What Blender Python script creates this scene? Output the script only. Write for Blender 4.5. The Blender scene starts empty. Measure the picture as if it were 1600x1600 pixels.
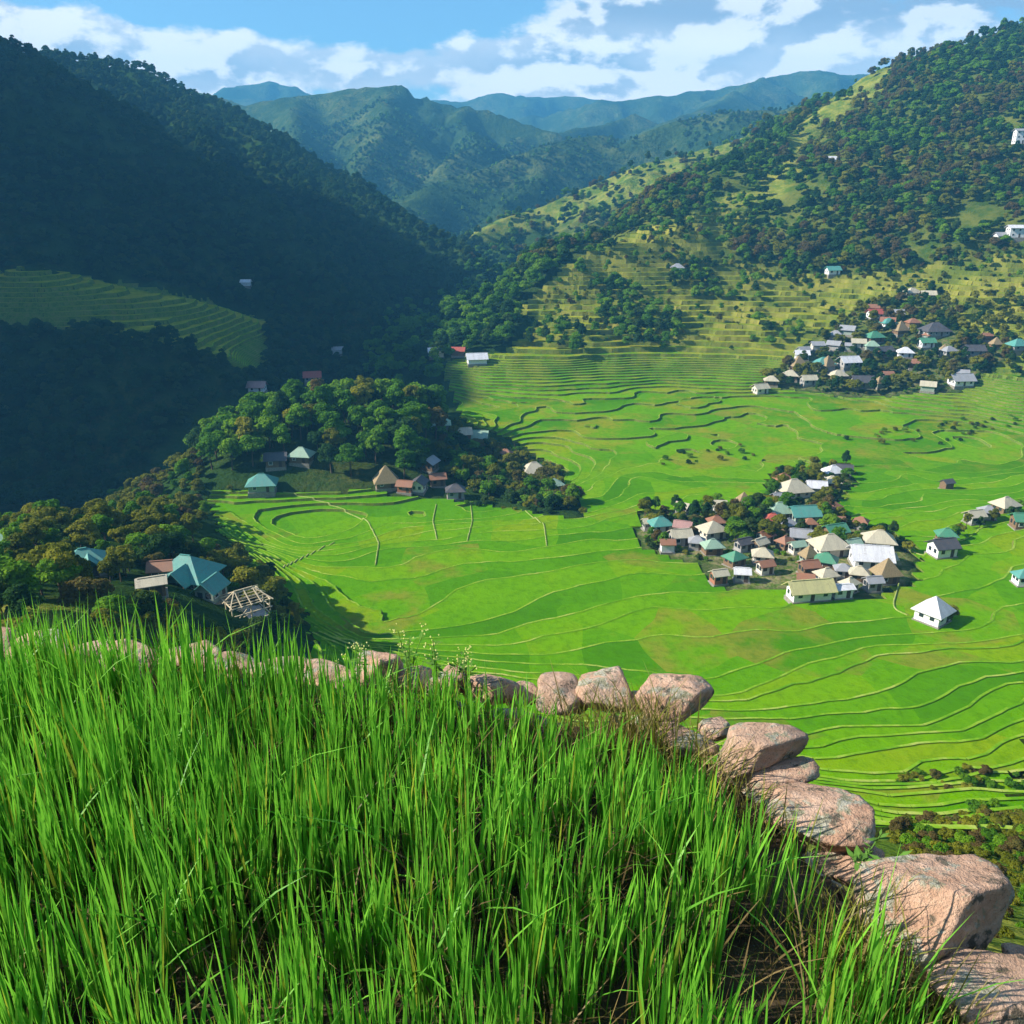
import bpy, bmesh, math, random
import numpy as np
from mathutils import Vector, Matrix

random.seed(7)
RNG = np.random.default_rng(11)
SC = bpy.context.scene
COL = SC.collection
R = math.radians

# ------------------------------------------------------------------ camera
FPX = 1331.0                       # focal length in pixels of the 1600 px photograph
PITCH = R(21.0)
CP, SP = math.cos(PITCH), math.sin(PITCH)
cam_d = bpy.data.cameras.new('camera')
cam_d.sensor_fit = 'HORIZONTAL'
cam_d.sensor_width = 36.0
cam_d.lens = 36.0 * FPX / 1600.0
cam_d.clip_start = 0.05
cam_d.clip_end = 20000.0
cam = bpy.data.objects.new('camera', cam_d)
COL.objects.link(cam)
cam.location = (0, 0, 0)
cam.rotation_euler = (R(90) - PITCH, 0, 0)
SC.camera = cam

# ------------------------------------------------------------------ sky and sun
SUN_EL, SUN_AZ = R(33.0), R(-94.0)       # azimuth measured clockwise from +Y (the view direction)
SUN_DIR = Vector((math.sin(SUN_AZ) * math.cos(SUN_EL), math.cos(SUN_AZ) * math.cos(SUN_EL), math.sin(SUN_EL)))
SKY_STRENGTH = 0.11
world = bpy.data.worlds.new('World')
SC.world = world
world.use_nodes = True
sun_d = bpy.data.lights.new('sun', 'SUN')
sun_d.energy = 5.0
sun_d.angle = R(0.55)
sun_d.color = (1.0, 0.93, 0.82)
sun = bpy.data.objects.new('sun', sun_d)
COL.objects.link(sun)
sun.rotation_euler = (-SUN_DIR).to_track_quat('-Z', 'Y').to_euler()
SC.view_settings.view_transform = 'Standard'
SC.view_settings.look = 'None'
SC.view_settings.gamma = 1.0
SC.view_settings.use_curve_mapping = False
SC.view_settings.exposure = 1.0
SC.cycles.use_denoising = True
SC.cycles.max_bounces = 5
SC.cycles.diffuse_bounces = 2
SC.cycles.glossy_bounces = 2
SC.cycles.transmission_bounces = 4
SC.cycles.volume_bounces = 0
SC.cycles.use_adaptive_sampling = True
SC.cycles.adaptive_threshold = 0.02
SC.cycles.caustics_reflective = False
SC.cycles.caustics_refractive = False


class N:
    """small helper round a node tree"""
    def __init__(self, tree):
        self.t = tree
        tree.nodes.clear()

    def n(self, typ, **kw):
        nd = self.t.nodes.new(typ)
        for k, v in kw.items():
            setattr(nd, k, v)
        return nd

    def put(self, sock, v):
        if isinstance(v, bpy.types.NodeSocket):
            self.t.links.new(v, sock)
        else:
            sock.default_value = v

    def m(self, op, a, b=None, c=None, clamp=False):
        nd = self.n('ShaderNodeMath', operation=op, use_clamp=clamp)
        for i, v in enumerate((a, b, c)):
            if v is not None:
                self.put(nd.inputs[i], v)
        return nd.outputs[0]

    def mix(self, f, a, b, mode='MIX'):
        nd = self.n('ShaderNodeMix', data_type='RGBA', blend_type=mode)
        self.put(nd.inputs[0], f)
        for i, v in ((6, a), (7, b)):
            if isinstance(v, tuple) and len(v) == 3:
                v = v + (1.0,)
            self.put(nd.inputs[i], v)
        return nd.outputs[2]

    def ramp(self, f, stops):
        nd = self.n('ShaderNodeValToRGB')
        e = nd.color_ramp.elements
        while len(e) < len(stops):
            e.new(0.5)
        for i, (p, c) in enumerate(stops):
            e[i].position = p
            e[i].color = tuple(c) + (1.0,) if len(c) == 3 else c
        self.put(nd.inputs[0], f)
        return nd.outputs[0]

    def noise(self, vec, scale, detail=4, rough=0.55, dim='3D', dist=0.0):
        nd = self.n('ShaderNodeTexNoise', noise_dimensions=dim)
        if vec is not None:
            self.put(nd.inputs['Vector'], vec)
        nd.inputs['Scale'].default_value = scale
        nd.inputs['Detail'].default_value = detail
        nd.inputs['Roughness'].default_value = rough
        nd.inputs['Distortion'].default_value = dist
        return nd.outputs['Fac']

    def comb(self, x, y, z):
        nd = self.n('ShaderNodeCombineXYZ')
        for i, v in enumerate((x, y, z)):
            self.put(nd.inputs[i], v)
        return nd.outputs[0]

    def smooth(self, v, a, b):
        nd = self.n('ShaderNodeMapRange', interpolation_type='SMOOTHSTEP')
        self.put(nd.inputs['Value'], v)
        nd.inputs['From Min'].default_value = a
        nd.inputs['From Max'].default_value = b
        return nd.outputs['Result']


def build_world():
    w = N(world.node_tree)
    out = w.n('ShaderNodeOutputWorld')
    bg = w.n('ShaderNodeBackground')
    bg.inputs['Strength'].default_value = SKY_STRENGTH
    w.t.links.new(bg.outputs[0], out.inputs['Surface'])
    sky = w.n('ShaderNodeTexSky', sky_type='NISHITA')
    sky.sun_disc = False
    sky.sun_elevation = SUN_EL
    sky.sun_rotation = SUN_AZ
    sky.altitude = 1000.0
    sky.air_density = 1.0
    sky.dust_density = 0.3
    sky.ozone_density = 2.0
    tc = w.n('ShaderNodeTexCoord')
    sep = w.n('ShaderNodeSeparateXYZ')
    w.t.links.new(tc.outputs['Generated'], sep.inputs[0])
    x, y, z = sep.outputs
    az = w.m('ARCTAN2', x, y)
    el = w.m('ARCSINE', z)
    # clouds: heaped cumulus in a band above the ridges, flatter broken cloud higher up
    def density(dx, dy):
        a = w.m('ADD', az, dx)
        e = w.m('ADD', el, dy)
        v1 = w.comb(w.m('MULTIPLY', a, 1.0), w.m('MULTIPLY', e, 1.9), 3.7)
        big = w.noise(v1, 5.2, 3, 0.5)
        fine = w.noise(v1, 12.5, 7, 0.58, dist=0.15)
        return w.m('ADD', w.m('MULTIPLY', big, 0.52), w.m('MULTIPLY', fine, 0.48)), a, e
    d0, a0, e0 = density(0.0, 0.0)
    d1, _, _ = density(-0.016, 0.016)

    def blob(ca, ce, ra, re, amp):
        p = w.m('POWER', w.m('DIVIDE', w.m('SUBTRACT', az, ca), ra), 2.0)
        q = w.m('POWER', w.m('DIVIDE', w.m('SUBTRACT', el, ce), re), 2.0)
        return w.m('MULTIPLY', w.m('EXPONENT', w.m('MULTIPLY', w.m('ADD', p, q), -1.0)), amp)
    band = w.m('MULTIPLY', w.m('EXPONENT', w.m('MULTIPLY', w.m('POWER', w.m('DIVIDE', w.m('SUBTRACT', el, 0.105), 0.040), 2.0), -1.0)), 0.13)
    cov = band
    for b in CLOUD_BLOBS:
        cov = w.m('ADD', cov, blob(*b))
    dens = w.m('ADD', d0, cov)
    mask = w.smooth(dens, 0.535, 0.615)
    thick = w.smooth(dens, 0.60, 0.86)
    lit = w.smooth(w.m('SUBTRACT', d0, d1), -0.028, 0.040)
    ccol = w.mix(lit, (2.4, 2.9, 3.7), (8.6, 8.1, 7.5))
    ccol = w.mix(w.m('MULTIPLY', thick, w.m('SUBTRACT', 1.0, w.m('MULTIPLY', lit, 0.55))), w.mix(0.5, ccol, (6.6, 6.4, 6.1)), ccol)
    high = w.smooth(w.m('ADD', el, w.m('MULTIPLY', az, 0.045)), 0.136, 0.172)     # the flat grey deck overhead
    ccol = w.mix(w.m('MULTIPLY', high, w.m('SUBTRACT', 1.0, w.m('MULTIPLY', lit, 0.75))), ccol, (2.1, 2.5, 3.2))
    skyc = w.mix(1.0, sky.outputs[0], (0.62, 0.78, 0.84), 'MULTIPLY')
    col = w.mix(w.m('MULTIPLY', mask, 0.95), skyc, ccol)
    w.put(bg.inputs['Color'], col)


CLOUD_BLOBS = [(-0.43, 0.128, 0.13, 0.030, 0.16), (-0.27, 0.108, 0.10, 0.018, 0.08), (-0.09, 0.112, 0.15, 0.022, 0.14),
               (0.06, 0.120, 0.10, 0.024, 0.12), (0.17, 0.165, 0.15, 0.028, 0.20), (0.30, 0.140, 0.16, 0.022, 0.12),
               (0.50, 0.168, 0.17, 0.026, 0.20), (-0.58, 0.165, 0.09, 0.022, 0.16), (-0.13, 0.166, 0.19, 0.020, -0.12),
               (0.33, 0.095, 0.12, 0.015, -0.06)]
build_world()

# ------------------------------------------------------------------ placing helpers (world metres; camera stands at the origin)
def ray(px, py):
    a = (px - 800) / FPX
    b = (800 - py) / FPX
    return (a, CP + b * SP, b * CP - SP)


def at(px, py, Y):
    d = ray(px, py)
    t = Y / d[1]
    return (d[0] * t, Y, d[2] * t)


def at_plane(px, py, z):
    d = ray(px, py)
    t = z / d[2]
    return (d[0] * t, d[1] * t, z)


def proj(x, y, z):
    depth = np.maximum(y * CP - z * SP, 0.01)
    return 800 + FPX * x / depth, 800 - FPX * (y * SP + z * CP) / depth


def in_poly(px, py, poly):
    px = np.asarray(px, float); py = np.asarray(py, float)
    c = np.zeros(px.shape, bool)
    n = len(poly)
    for i in range(n):
        x0, y0 = poly[i]; x1, y1 = poly[(i + 1) % n]
        if y0 == y1:
            continue
        hit = ((y0 > py) != (y1 > py)) & (px < (x1 - x0) * (py - y0) / (y1 - y0) + x0)
        c ^= hit
    return c


_perm = np.random.default_rng(5).permutation(512)
_ang = np.random.default_rng(6).uniform(0, 2 * math.pi, 512)


def perlin(x, y, seed=0):
    xi = np.floor(x).astype(int); yi = np.floor(y).astype(int)
    xf = x - xi; yf = y - yi
    u = xf * xf * xf * (xf * (xf * 6 - 15) + 10)
    v = yf * yf * yf * (yf * (yf * 6 - 15) + 10)

    def g(ix, iy, dx, dy):
        h = _ang[(_perm[(_perm[(ix + seed * 17) & 511] + iy) & 511]) & 511]
        return np.cos(h) * dx + np.sin(h) * dy
    a = g(xi, yi, xf, yf); b = g(xi + 1, yi, xf - 1, yf)
    c = g(xi, yi + 1, xf, yf - 1); d = g(xi + 1, yi + 1, xf - 1, yf - 1)
    return (a + u * (b - a)) + v * ((c + u * (d - c)) - (a + u * (b - a)))


def fbm(x, y, octs=5, seed=0, gain=0.5):
    s = 0.0; a = 1.0
    for i in range(octs):
        s = s + a * perlin(x * 2 ** i + i * 13.7, y * 2 ** i - i * 7.3, seed + i)
        a *= gain
    return s


def ridged(x, y, octs=5, seed=0):
    s = 0.0; a = 1.0; w = 1.0
    for i in range(octs):
        r = 1 - np.abs(perlin(x * 2 ** i + i * 5.1, y * 2 ** i + i * 9.2, seed + i)) * 1.8
        r = np.clip(r, 0, 1) ** 2
        s = s + a * r * w
        w = np.clip(r * 1.4, 0, 1); a *= 0.52
    return s

# ------------------------------------------------------------------ the shape of the land
CTRL = [  # photo column, photo row, distance ahead in metres -> a point on the ground
    # the hillside falling away on the right, below the viewer
    (1130, 1100, 122), (1300, 1120, 112), (1500, 1120, 110), (1640, 1100, 108),
    (1350, 1220, 86), (1600, 1220, 78), (1450, 1290, 64), (1620, 1330, 54), (1560, 1420, 26), (1720, 1300, 50), (1750, 1000, 140),
    # slope opposite, rising to the right-hand mountain
    (850, 600, 398), (1000, 600, 400), (1150, 590, 408), (1300, 600, 395), (1500, 600, 380), (1700, 600, 360),
    (850, 540, 440), (1000, 520, 455), (1150, 520, 452), (1300, 520, 440), (1500, 520, 420), (1700, 500, 410),
    (830, 470, 500), (950, 450, 510), (1100, 450, 510), (1300, 450, 500), (1500, 440, 480), (1700, 420, 470),
    (900, 390, 580), (1000, 370, 590), (1150, 350, 590), (1300, 340, 570), (1500, 330, 540), (1700, 300, 530),
    (1050, 300, 680), (1200, 270, 680), (1400, 230, 650), (1600, 200, 620), (1750, 160, 620),
    (1250, 200, 800), (1400, 140, 780), (1600, 90, 730), (1750, 50, 720),
    # spur of forest on the near side of the gorge, shaded terraces at its foot
    (720, 620, 385), (760, 560, 428), (700, 540, 455), (640, 560, 450), (600, 580, 440), (720, 490, 520), (800, 430, 560), (650, 510, 520),
    # wooded knoll
    (450, 680, 280), (560, 665, 288), (660, 672, 292), (400, 665, 300), (500, 640, 310), (620, 640, 318), (340, 745, 255), (740, 710, 298), (800, 745, 285),
    # shelf with the hamlet, lower left
    (20, 1010, 84), (250, 980, 98), (440, 1000, 122), (440, 950, 158), (300, 915, 132), (150, 905, 130), (10, 890, 128), (200, 850, 152), (320, 850, 178),
    (60, 850, 148), (260, 800, 210),
]


def floor_pt(px, py):
    """a point of the bowl floor, which tilts gently away from the viewer"""
    d = ray(px, py)
    Y = 200.0
    for _ in range(30):
        X = d[0] * Y / d[1]
        z = -84 - .075 * (min(Y, 265) - 150) + .022 * max(X, 0)
        Y = .5 * Y + .5 * z / (d[2] / d[1])
    return at(px, py, Y)


FLOOR = [(560, 1000), (800, 1010), (950, 1010), (620, 940), (800, 930), (1000, 940), (470, 890), (600, 860), (760, 850), (950, 860), (380, 810), (480, 790), (650, 785), (860, 800), (400, 850), (520, 950),
         (1100, 870), (1250, 840), (1400, 870), (1550, 850), (1000, 780), (1250, 770), (1500, 770), (1300, 1010), (1500, 1000), (1640, 980), (1150, 960), (1350, 940), (1550, 920), (720, 900), (1100, 1010), (1450, 940), (330, 790)]
CTRL += [(950, 730, 285), (1200, 710, 302), (1450, 710, 300), (1600, 720, 292), (900, 680, 325), (1100, 660, 342), (1350, 660, 340), (1600, 660, 335)]
CTRL_XYZ = [at(*c) for c in CTRL] + [floor_pt(*p) for p in FLOOR] + [
    # the gorge behind the knoll and the shelf
    (-150, 215, -104), (-215, 225, -112), (-270, 190, -108), (-200, 275, -122), (-150, 335, -120), (-250, 340, -118), (-95, 372, -120),
    (-110, 430, -118), (-75, 480, -116), (-330, 250, -100), (-230, 400, -104), (-40, 540, -112), (-10, 640, -112),
    # the hill the viewer stands on
    (0, 8, -9), (-8, 8, -9), (-25, 12, -14), (0, 30, -27), (-15, 30, -27), (-40, 40, -33), (-70, 60, -43), (0, 60, -46), (-30, 70, -50),
    (20, 60, -50), (12, 10, -13), (25, 22, -25), (0, 100, -71), (-40, 100, -65), (30, 95, -70), (0, -20, 4), (-60, -20, 3), (60, -20, -4), (0, -70, 25), (-100, -70, 22),
    (100, -70, 22), (100, 10, -22), (-110, 30, -20), (-160, 80, -40), (180, 60, -30), (260, 150, -45), (-260, 110, -60), (300, 260, -60),
    (400, 330, -40), (500, 450, 10), (620, 600, 80), (-420, 200, -40), (-420, 340, -70), (-560, 300, 0), (-300, 500, -70), (-350, 430, -70),
    (-200, 520, -66), (-120, 520, -88), (-480, 600, -20), (500, 150, 0), (700, 400, 60), (700, 800, 190), (900, 900, 200), (0, 900, -110), (-300, 900, -60), (-620, 900, 0), (300, 1000, -20),
]
CTRL_XYZ += [at(0, 430, 500), at(150, 440, 500), at(300, 470, 490), at(30, 500, 440), at(200, 510, 440), at(340, 540, 440), at(380, 570, 425), at(100, 560, 400), at(-120, 460, 480)]
_C = np.array(CTRL_XYZ, float)


def tps_fit(P, lam=0.6):
    n = len(P)
    S = 100.0
    X = P[:, :2] / S
    d2 = ((X[:, None, :] - X[None, :, :]) ** 2).sum(2)
    K = 0.5 * d2 * np.log(d2 + 1e-12)
    A = np.zeros((n + 3, n + 3))
    A[:n, :n] = K + lam * 0.01 * np.eye(n)
    A[:n, n] = 1; A[:n, n + 1:] = X
    A[n, :n] = 1; A[n + 1:, :n] = X.T
    rhs = np.concatenate([P[:, 2], np.zeros(3)])
    return X, np.linalg.solve(A, rhs), S


_TX, _TW, _TS = tps_fit(_C)


def tps(x, y):
    sh = x.shape
    x = x.ravel() / _TS; y = y.ravel() / _TS
    out = np.empty(x.shape)
    for i in range(0, len(x), 20000):
        xs = x[i:i + 20000]; ys = y[i:i + 20000]
        d2 = (xs[:, None] - _TX[None, :, 0]) ** 2 + (ys[:, None] - _TX[None, :, 1]) ** 2
        n = len(_TX)
        out[i:i + 20000] = (0.5 * d2 * np.log(d2 + 1e-12)) @ _TW[:n] + _TW[n] + xs * _TW[n + 1] + ys * _TW[n + 2]
    return out.reshape(sh)


def ridge_field(x, y, pts, slope, wob=0.0):
    best = np.full(x.shape, -1e9)
    bd = np.full(x.shape, 1e9)
    for (p, q) in zip(pts[:-1], pts[1:]):
        dx, dy = q[0] - p[0], q[1] - p[1]
        L2 = dx * dx + dy * dy + 1e-9
        t = np.clip(((x - p[0]) * dx + (y - p[1]) * dy) / L2, 0, 1)
        d = np.hypot(x - (p[0] + t * dx), y - (p[1] + t * dy))
        z = p[2] + t * (q[2] - p[2]) - slope * d
        m = z > best
        best = np.where(m, z, best); bd = np.where(m, d, bd)
    return best, bd


def smax(a, b, k):
    h = np.clip(0.5 + 0.5 * (a - b) / k, 0, 1)
    return b + (a - b) * h + k * h * (1 - h)


def line(*pts):
    return [at(*p) for p in pts]

NEAR_RIDGES = [
    # the dark mountain on the left, its crest leaving the frame
    (line((-330, 30, 640), (-150, 45, 690), (0, 70, 720), (55, 92, 706), (100, 122, 696), (160, 172, 690), (215, 205, 690), (300, 245, 680), (400, 310, 650), (480, 385, 615), (530, 460, 580)), 0.80),
    ([(-740, 330, 380), (-735, 450, 388), (-725, 620, 390), (-735, 720, 365), (-760, 820, 270), (-780, 920, 200)], 1.12),  # unseen massif past the left edge, added to shade the mountain and gorge
    (line((-80, 95, 1000), (20, 78, 985), (75, 68, 975), (150, 92, 955), (225, 107, 940), (285, 142, 915), (340, 167, 890), (420, 207, 850), (470, 247, 820), (505, 277, 800), (560, 302, 765), (640, 347, 720), (715, 390, 690), (760, 440, 660)), 0.70),
    (line((285, 142, 915), (330, 240, 800), (380, 330, 720)), 0.75),
    # crest of the right-hand mountain and the grassy spur running down from it
    (line((1750, -20, 820), (1600, 35, 830), (1500, 70, 850), (1420, 95, 870), (1350, 118, 890), (1290, 155, 900), (1240, 180, 905), (1140, 222, 920), (1000, 262, 930), (900, 298, 930), (820, 332, 905), (755, 358, 870), (715, 385, 840)), 0.60),
    (line((1420, 95, 870), (1330, 170, 800), (1250, 250, 700), (1180, 320, 620)), 0.55),
]
FAR_RIDGES = [
    (line((300, 165, 1560), (380, 198, 1430), (450, 232, 1320), (520, 272, 1220), (600, 318, 1120)), 0.75, 1),
    (line((640, 190, 2000), (700, 222, 1780), (770, 240, 1650), (820, 262, 1500)), 0.8, 1),
    (line((1000, 178, 2300), (900, 196, 2050), (810, 216, 1850), (760, 250, 1700)), 0.75, 1),
    (line((540, 140, 2015), (520, 190, 1850), (500, 225, 1650)), 0.85, 1),
    (line((665, 150, 2015), (690, 195, 1850), (660, 240, 1650)), 0.85, 1),
    (line((180, 150, 2206), (300, 142, 2111), (380, 166, 2016), (470, 152, 2016), (540, 140, 2016), (600, 134, 2016), (628, 129, 2016), (665, 150, 2016), (720, 165, 1978), (800, 188, 1940), (870, 200, 1902)), 0.62, 1),
    (line((612, 132, 2016), (600, 180, 1674), (570, 240, 1480), (530, 290, 1330)), 0.75, 1),
    (line((470, 152, 2016), (450, 200, 1636), (480, 240, 1450)), 0.75, 1),
    (line((720, 165, 1978), (740, 215, 1636), (700, 260, 1480)), 0.8, 1),
    (line((960, 212, 1560), (900, 216, 1520), (860, 226, 1480), (800, 246, 1430), (720, 272, 1360), (662, 292, 1290), (640, 312, 1230)), 0.62, 1),
    (line((860, 226, 1480), (840, 280, 1330), (800, 320, 1200)), 0.8, 1),
    (line((820, 182, 3346), (880, 168, 3251), (950, 157, 3156), (1050, 149, 3156), (1130, 131, 3156), (1200, 116, 3156), (1280, 106, 3156), (1340, 112, 3156), (1450, 120, 3156), (1600, 100, 2966)), 0.55, 1),
    (line((900, 238, 1500), (1000, 206, 1520), (1100, 184, 1520), (1200, 165, 1500), (1320, 140, 1480), (1500, 120, 1450)), 0.55, 1),
    (line((1200, 116, 3156), (1100, 170, 2396), (1020, 200, 1921)), 0.6, 1),
    (line((250, 160, 4000), (330, 152, 4000), (375, 147, 4000), (422, 127, 4000), (462, 147, 4000), (540, 152, 4000), (660, 158, 4000), (720, 156, 4000), (770, 147, 4000), (830, 149, 4000), (890, 150, 4000), (950, 158, 4000), (1040, 150, 4000), (1250, 140, 4000)), 0.42, 1),
    (line((-300, 120, 2776), (-50, 120, 2776), (180, 150, 2206)), 0.6, 1),
    (line((1600, 100, 2966), (2000, 60, 2966)), 0.6, 1),
]


def land(x, y):
    """ground height near the viewer (up to about a kilometre)"""
    z = tps(x, y)
    near = np.hypot(x, y)
    k = np.clip((near - 60) / 250, 0, 1)
    z = z + k * (1.6 * fbm(x / 55, y / 55, 3, 3) + 0.5 * fbm(x / 17, y / 17, 2, 9))
    up = np.clip((z + 62) / 60, 0, 1) * np.clip((y - 380) / 120, 0, 1)
    z = z + up * (9 * fbm(x / 120, y / 120, 4, 21) + 10 * (ridged(x / 210, y / 210, 4, 31) - 0.8))
    for i, (pts, s) in enumerate(NEAR_RIDGES):
        rz, d = ridge_field(x + 14 * fbm(x / 90, y / 90, 3, 40 + i), y + 14 * fbm(x / 90, y / 90, 3, 50 + i), pts, s)
        amp = np.clip(d / 60, 0.06, 1)
        rz = rz + amp * (16 * (ridged(x / 140, y / 140, 4, 60 + i) - 0.75) + 4 * fbm(x / 40, y / 40, 3, 70 + i))
        z = smax(z, rz, 9.0)
    hole = np.hypot(x + 0.5, y - 1.5)
    z = np.where(hole < 14, np.minimum(z, -5.5 + np.clip(1.5 - y, 0, 4) * 0.4), z)
    return z


def far_land(x, y):
    z = np.full(x.shape, -132.0) + 10 * fbm(x / 300, y / 300, 4, 5)
    for i, (pts, s, _) in enumerate(FAR_RIDGES):
        wx = x + 34 * fbm(x / 190, y / 190, 3, 80 + i); wy = y + 34 * fbm(x / 190, y / 190, 3, 90 + i)
        rz, d = ridge_field(wx, wy, pts, s)
        amp = np.clip(d / 150, 0.10, 1)
        rz = rz + amp * (105 * (np.minimum(ridged(x / 330, y / 330, 6, 100 + i), 1.12 + .1 * fbm(x / 60, y / 60, 2, 7)) - 0.86) + 22 * fbm(x / 85, y / 85, 5, 110 + i, 0.6))
        z = smax(z, rz, 7.0)
    return z


GX0, GX1, GY0, GY1, GS = -900.0, 900.0, -72.0, 1020.0, 3.0
gx = np.arange(GX0, GX1 + 0.1, GS)
gy = np.arange(GY0, GY1 + 0.1, GS)
XX, YY = np.meshgrid(gx, gy)
ZZ = land(XX, YY)
_fw = np.clip((YY - 930) / 90, 0, 1)
ZZ = ZZ * (1 - _fw) + np.maximum(far_land(XX, YY), ZZ - 60 * _fw) * _fw


def gz(x, y):
    """ground height by bilinear lookup"""
    x = np.asarray(x, float); y = np.asarray(y, float)
    u = np.clip((x - GX0) / GS, 0, len(gx) - 1.001); v = np.clip((y - GY0) / GS, 0, len(gy) - 1.001)
    i = u.astype(int); j = v.astype(int); fu = u - i; fv = v - j
    return (ZZ[j, i] * (1 - fu) + ZZ[j, i + 1] * fu) * (1 - fv) + (ZZ[j + 1, i] * (1 - fu) + ZZ[j + 1, i + 1] * fu) * fv


def ground_at(px, py, y0=14.0, y1=1000.0):
    """the first ground point along a line of sight: where a thing seen there stands"""
    Y = np.arange(y0, y1, 0.8)
    d = ray(px, py)
    t = Y / d[1]
    x = d[0] * t; z = d[2] * t
    g = gz(x, Y)
    hit = np.nonzero(z <= g)[0]
    k = hit[0] if len(hit) else len(Y) - 1
    return float(x[k]), float(Y[k]), float(g[k])


PX, PY = proj(XX, YY, ZZ)
T_BOWL = [(312, 762), (440, 768), (560, 762), (700, 778), (830, 795), (915, 812), (905, 790), (860, 735), (800, 690), (720, 660), (690, 590), (690, 565), (790, 545),
          (830, 500), (800, 490), (840, 450), (880, 415), (960, 372), (1100, 325), (1180, 330), (1130, 400), (1240, 430), (1420, 420), (1500, 400), (1640, 390), (1640, 1350),
          (1500, 1320), (1350, 1340), (1200, 1320), (1080, 1280), (480, 1280), (478, 985), (420, 905), (335, 830)]
T_LEFT = [(-60, 412), (60, 420), (200, 438), (330, 465), (420, 500), (420, 585), (370, 580), (300, 545), (180, 525), (-60, 505)]
TMASK_B = in_poly(PX, PY, T_BOWL) & (YY > 46) & (YY < 640)
TMASK_L = in_poly(PX, PY, T_LEFT) & (YY > 395) & (YY < 560) & (XX < -80)
# villages stand on levelled ground: no narrow terraces inside them
V_POLYS = [[(1000, 800), (1200, 790), (1210, 745), (1320, 725), (1330, 750), (1290, 790), (1330, 820), (1420, 845), (1420, 910), (1330, 935), (1220, 915), (1110, 915), (1100, 880), (1010, 855)],
           [(1190, 600), (1260, 545), (1350, 480), (1470, 450), (1500, 520), (1590, 540), (1500, 610), (1330, 620)]]
VMASK = np.zeros(XX.shape, bool)
for vp in V_POLYS:
    VMASK |= in_poly(PX, PY, vp) & (YY < 520)
TM = (TMASK_B | TMASK_L) & ~VMASK
MEADOWS = [[(1225, 235), (1255, 190), (1290, 150), (1350, 105), (1400, 90), (1385, 135), (1340, 170), (1290, 215), (1250, 240)],
           [(860, 300), (1000, 255), (1130, 212), (1180, 200), (1150, 240), (1040, 290), (920, 335), (820, 360), (740, 380), (730, 360)],
           [(1180, 300), (1230, 240), (1260, 250), (1220, 310), (1120, 330), (1090, 310)]]

# ------------------------------------------------------------------ materials
MATS = {}


def mat(name):
    m = bpy.data.materials.new(name)
    m.use_nodes = True
    MATS[name] = m
    return m, N(m.node_tree)


def finish(nt, color, rough=0.9, bump=None, bump_str=0.3, bump_dist=0.1, trans=None, spec=0.2):
    out = nt.n('ShaderNodeOutputMaterial')
    b = nt.n('ShaderNodeBsdfPrincipled')
    nt.put(b.inputs['Base Color'], color if not (isinstance(color, tuple) and len(color) == 3) else color + (1.0,))
    nt.put(b.inputs['Roughness'], rough)
    b.inputs['Specular IOR Level'].default_value = spec
    nrm = None
    if bump is not None:
        bp = nt.n('ShaderNodeBump')
        bp.inputs['Strength'].default_value = bump_str
        bp.inputs['Distance'].default_value = bump_dist
        nt.put(bp.inputs['Height'], bump)
        nt.t.links.new(bp.outputs[0], b.inputs['Normal'])
    res = b.outputs[0]
    if trans:
        tr = nt.n('ShaderNodeBsdfTranslucent')
        nt.put(tr.inputs['Color'], color if not (isinstance(color, tuple) and len(color) == 3) else color + (1.0,))
        mx = nt.n('ShaderNodeMixShader')
        mx.inputs[0].default_value = trans
        nt.t.links.new(res, mx.inputs[1]); nt.t.links.new(tr.outputs[0], mx.inputs[2])
        res = mx.outputs[0]
    nt.t.links.new(res, out.inputs['Surface'])


def pos(nt):
    return nt.n('ShaderNodeNewGeometry').outputs['Position']


def mat_simple(name, col, var=0.25, scale=3.0, rough=0.85, bump_str=0.25, bump_dist=0.02, spec=0.2):
    m, nt = mat(name)
    tc = nt.n('ShaderNodeTexCoord').outputs['Object']
    n1 = nt.noise(tc, scale, 5)
    n2 = nt.noise(tc, scale * 7, 3)
    f = nt.m('ADD', nt.m('MULTIPLY', n1, 0.7), nt.m('MULTIPLY', n2, 0.3))
    lo = tuple(c * (1 - var) for c in col); hi = tuple(min(1, c * (1 + var)) for c in col)
    c = nt.ramp(f, [(0.3, lo), (0.7, hi)])
    finish(nt, c, rough, n2, bump_str, bump_dist, spec=spec)
    return m


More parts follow.
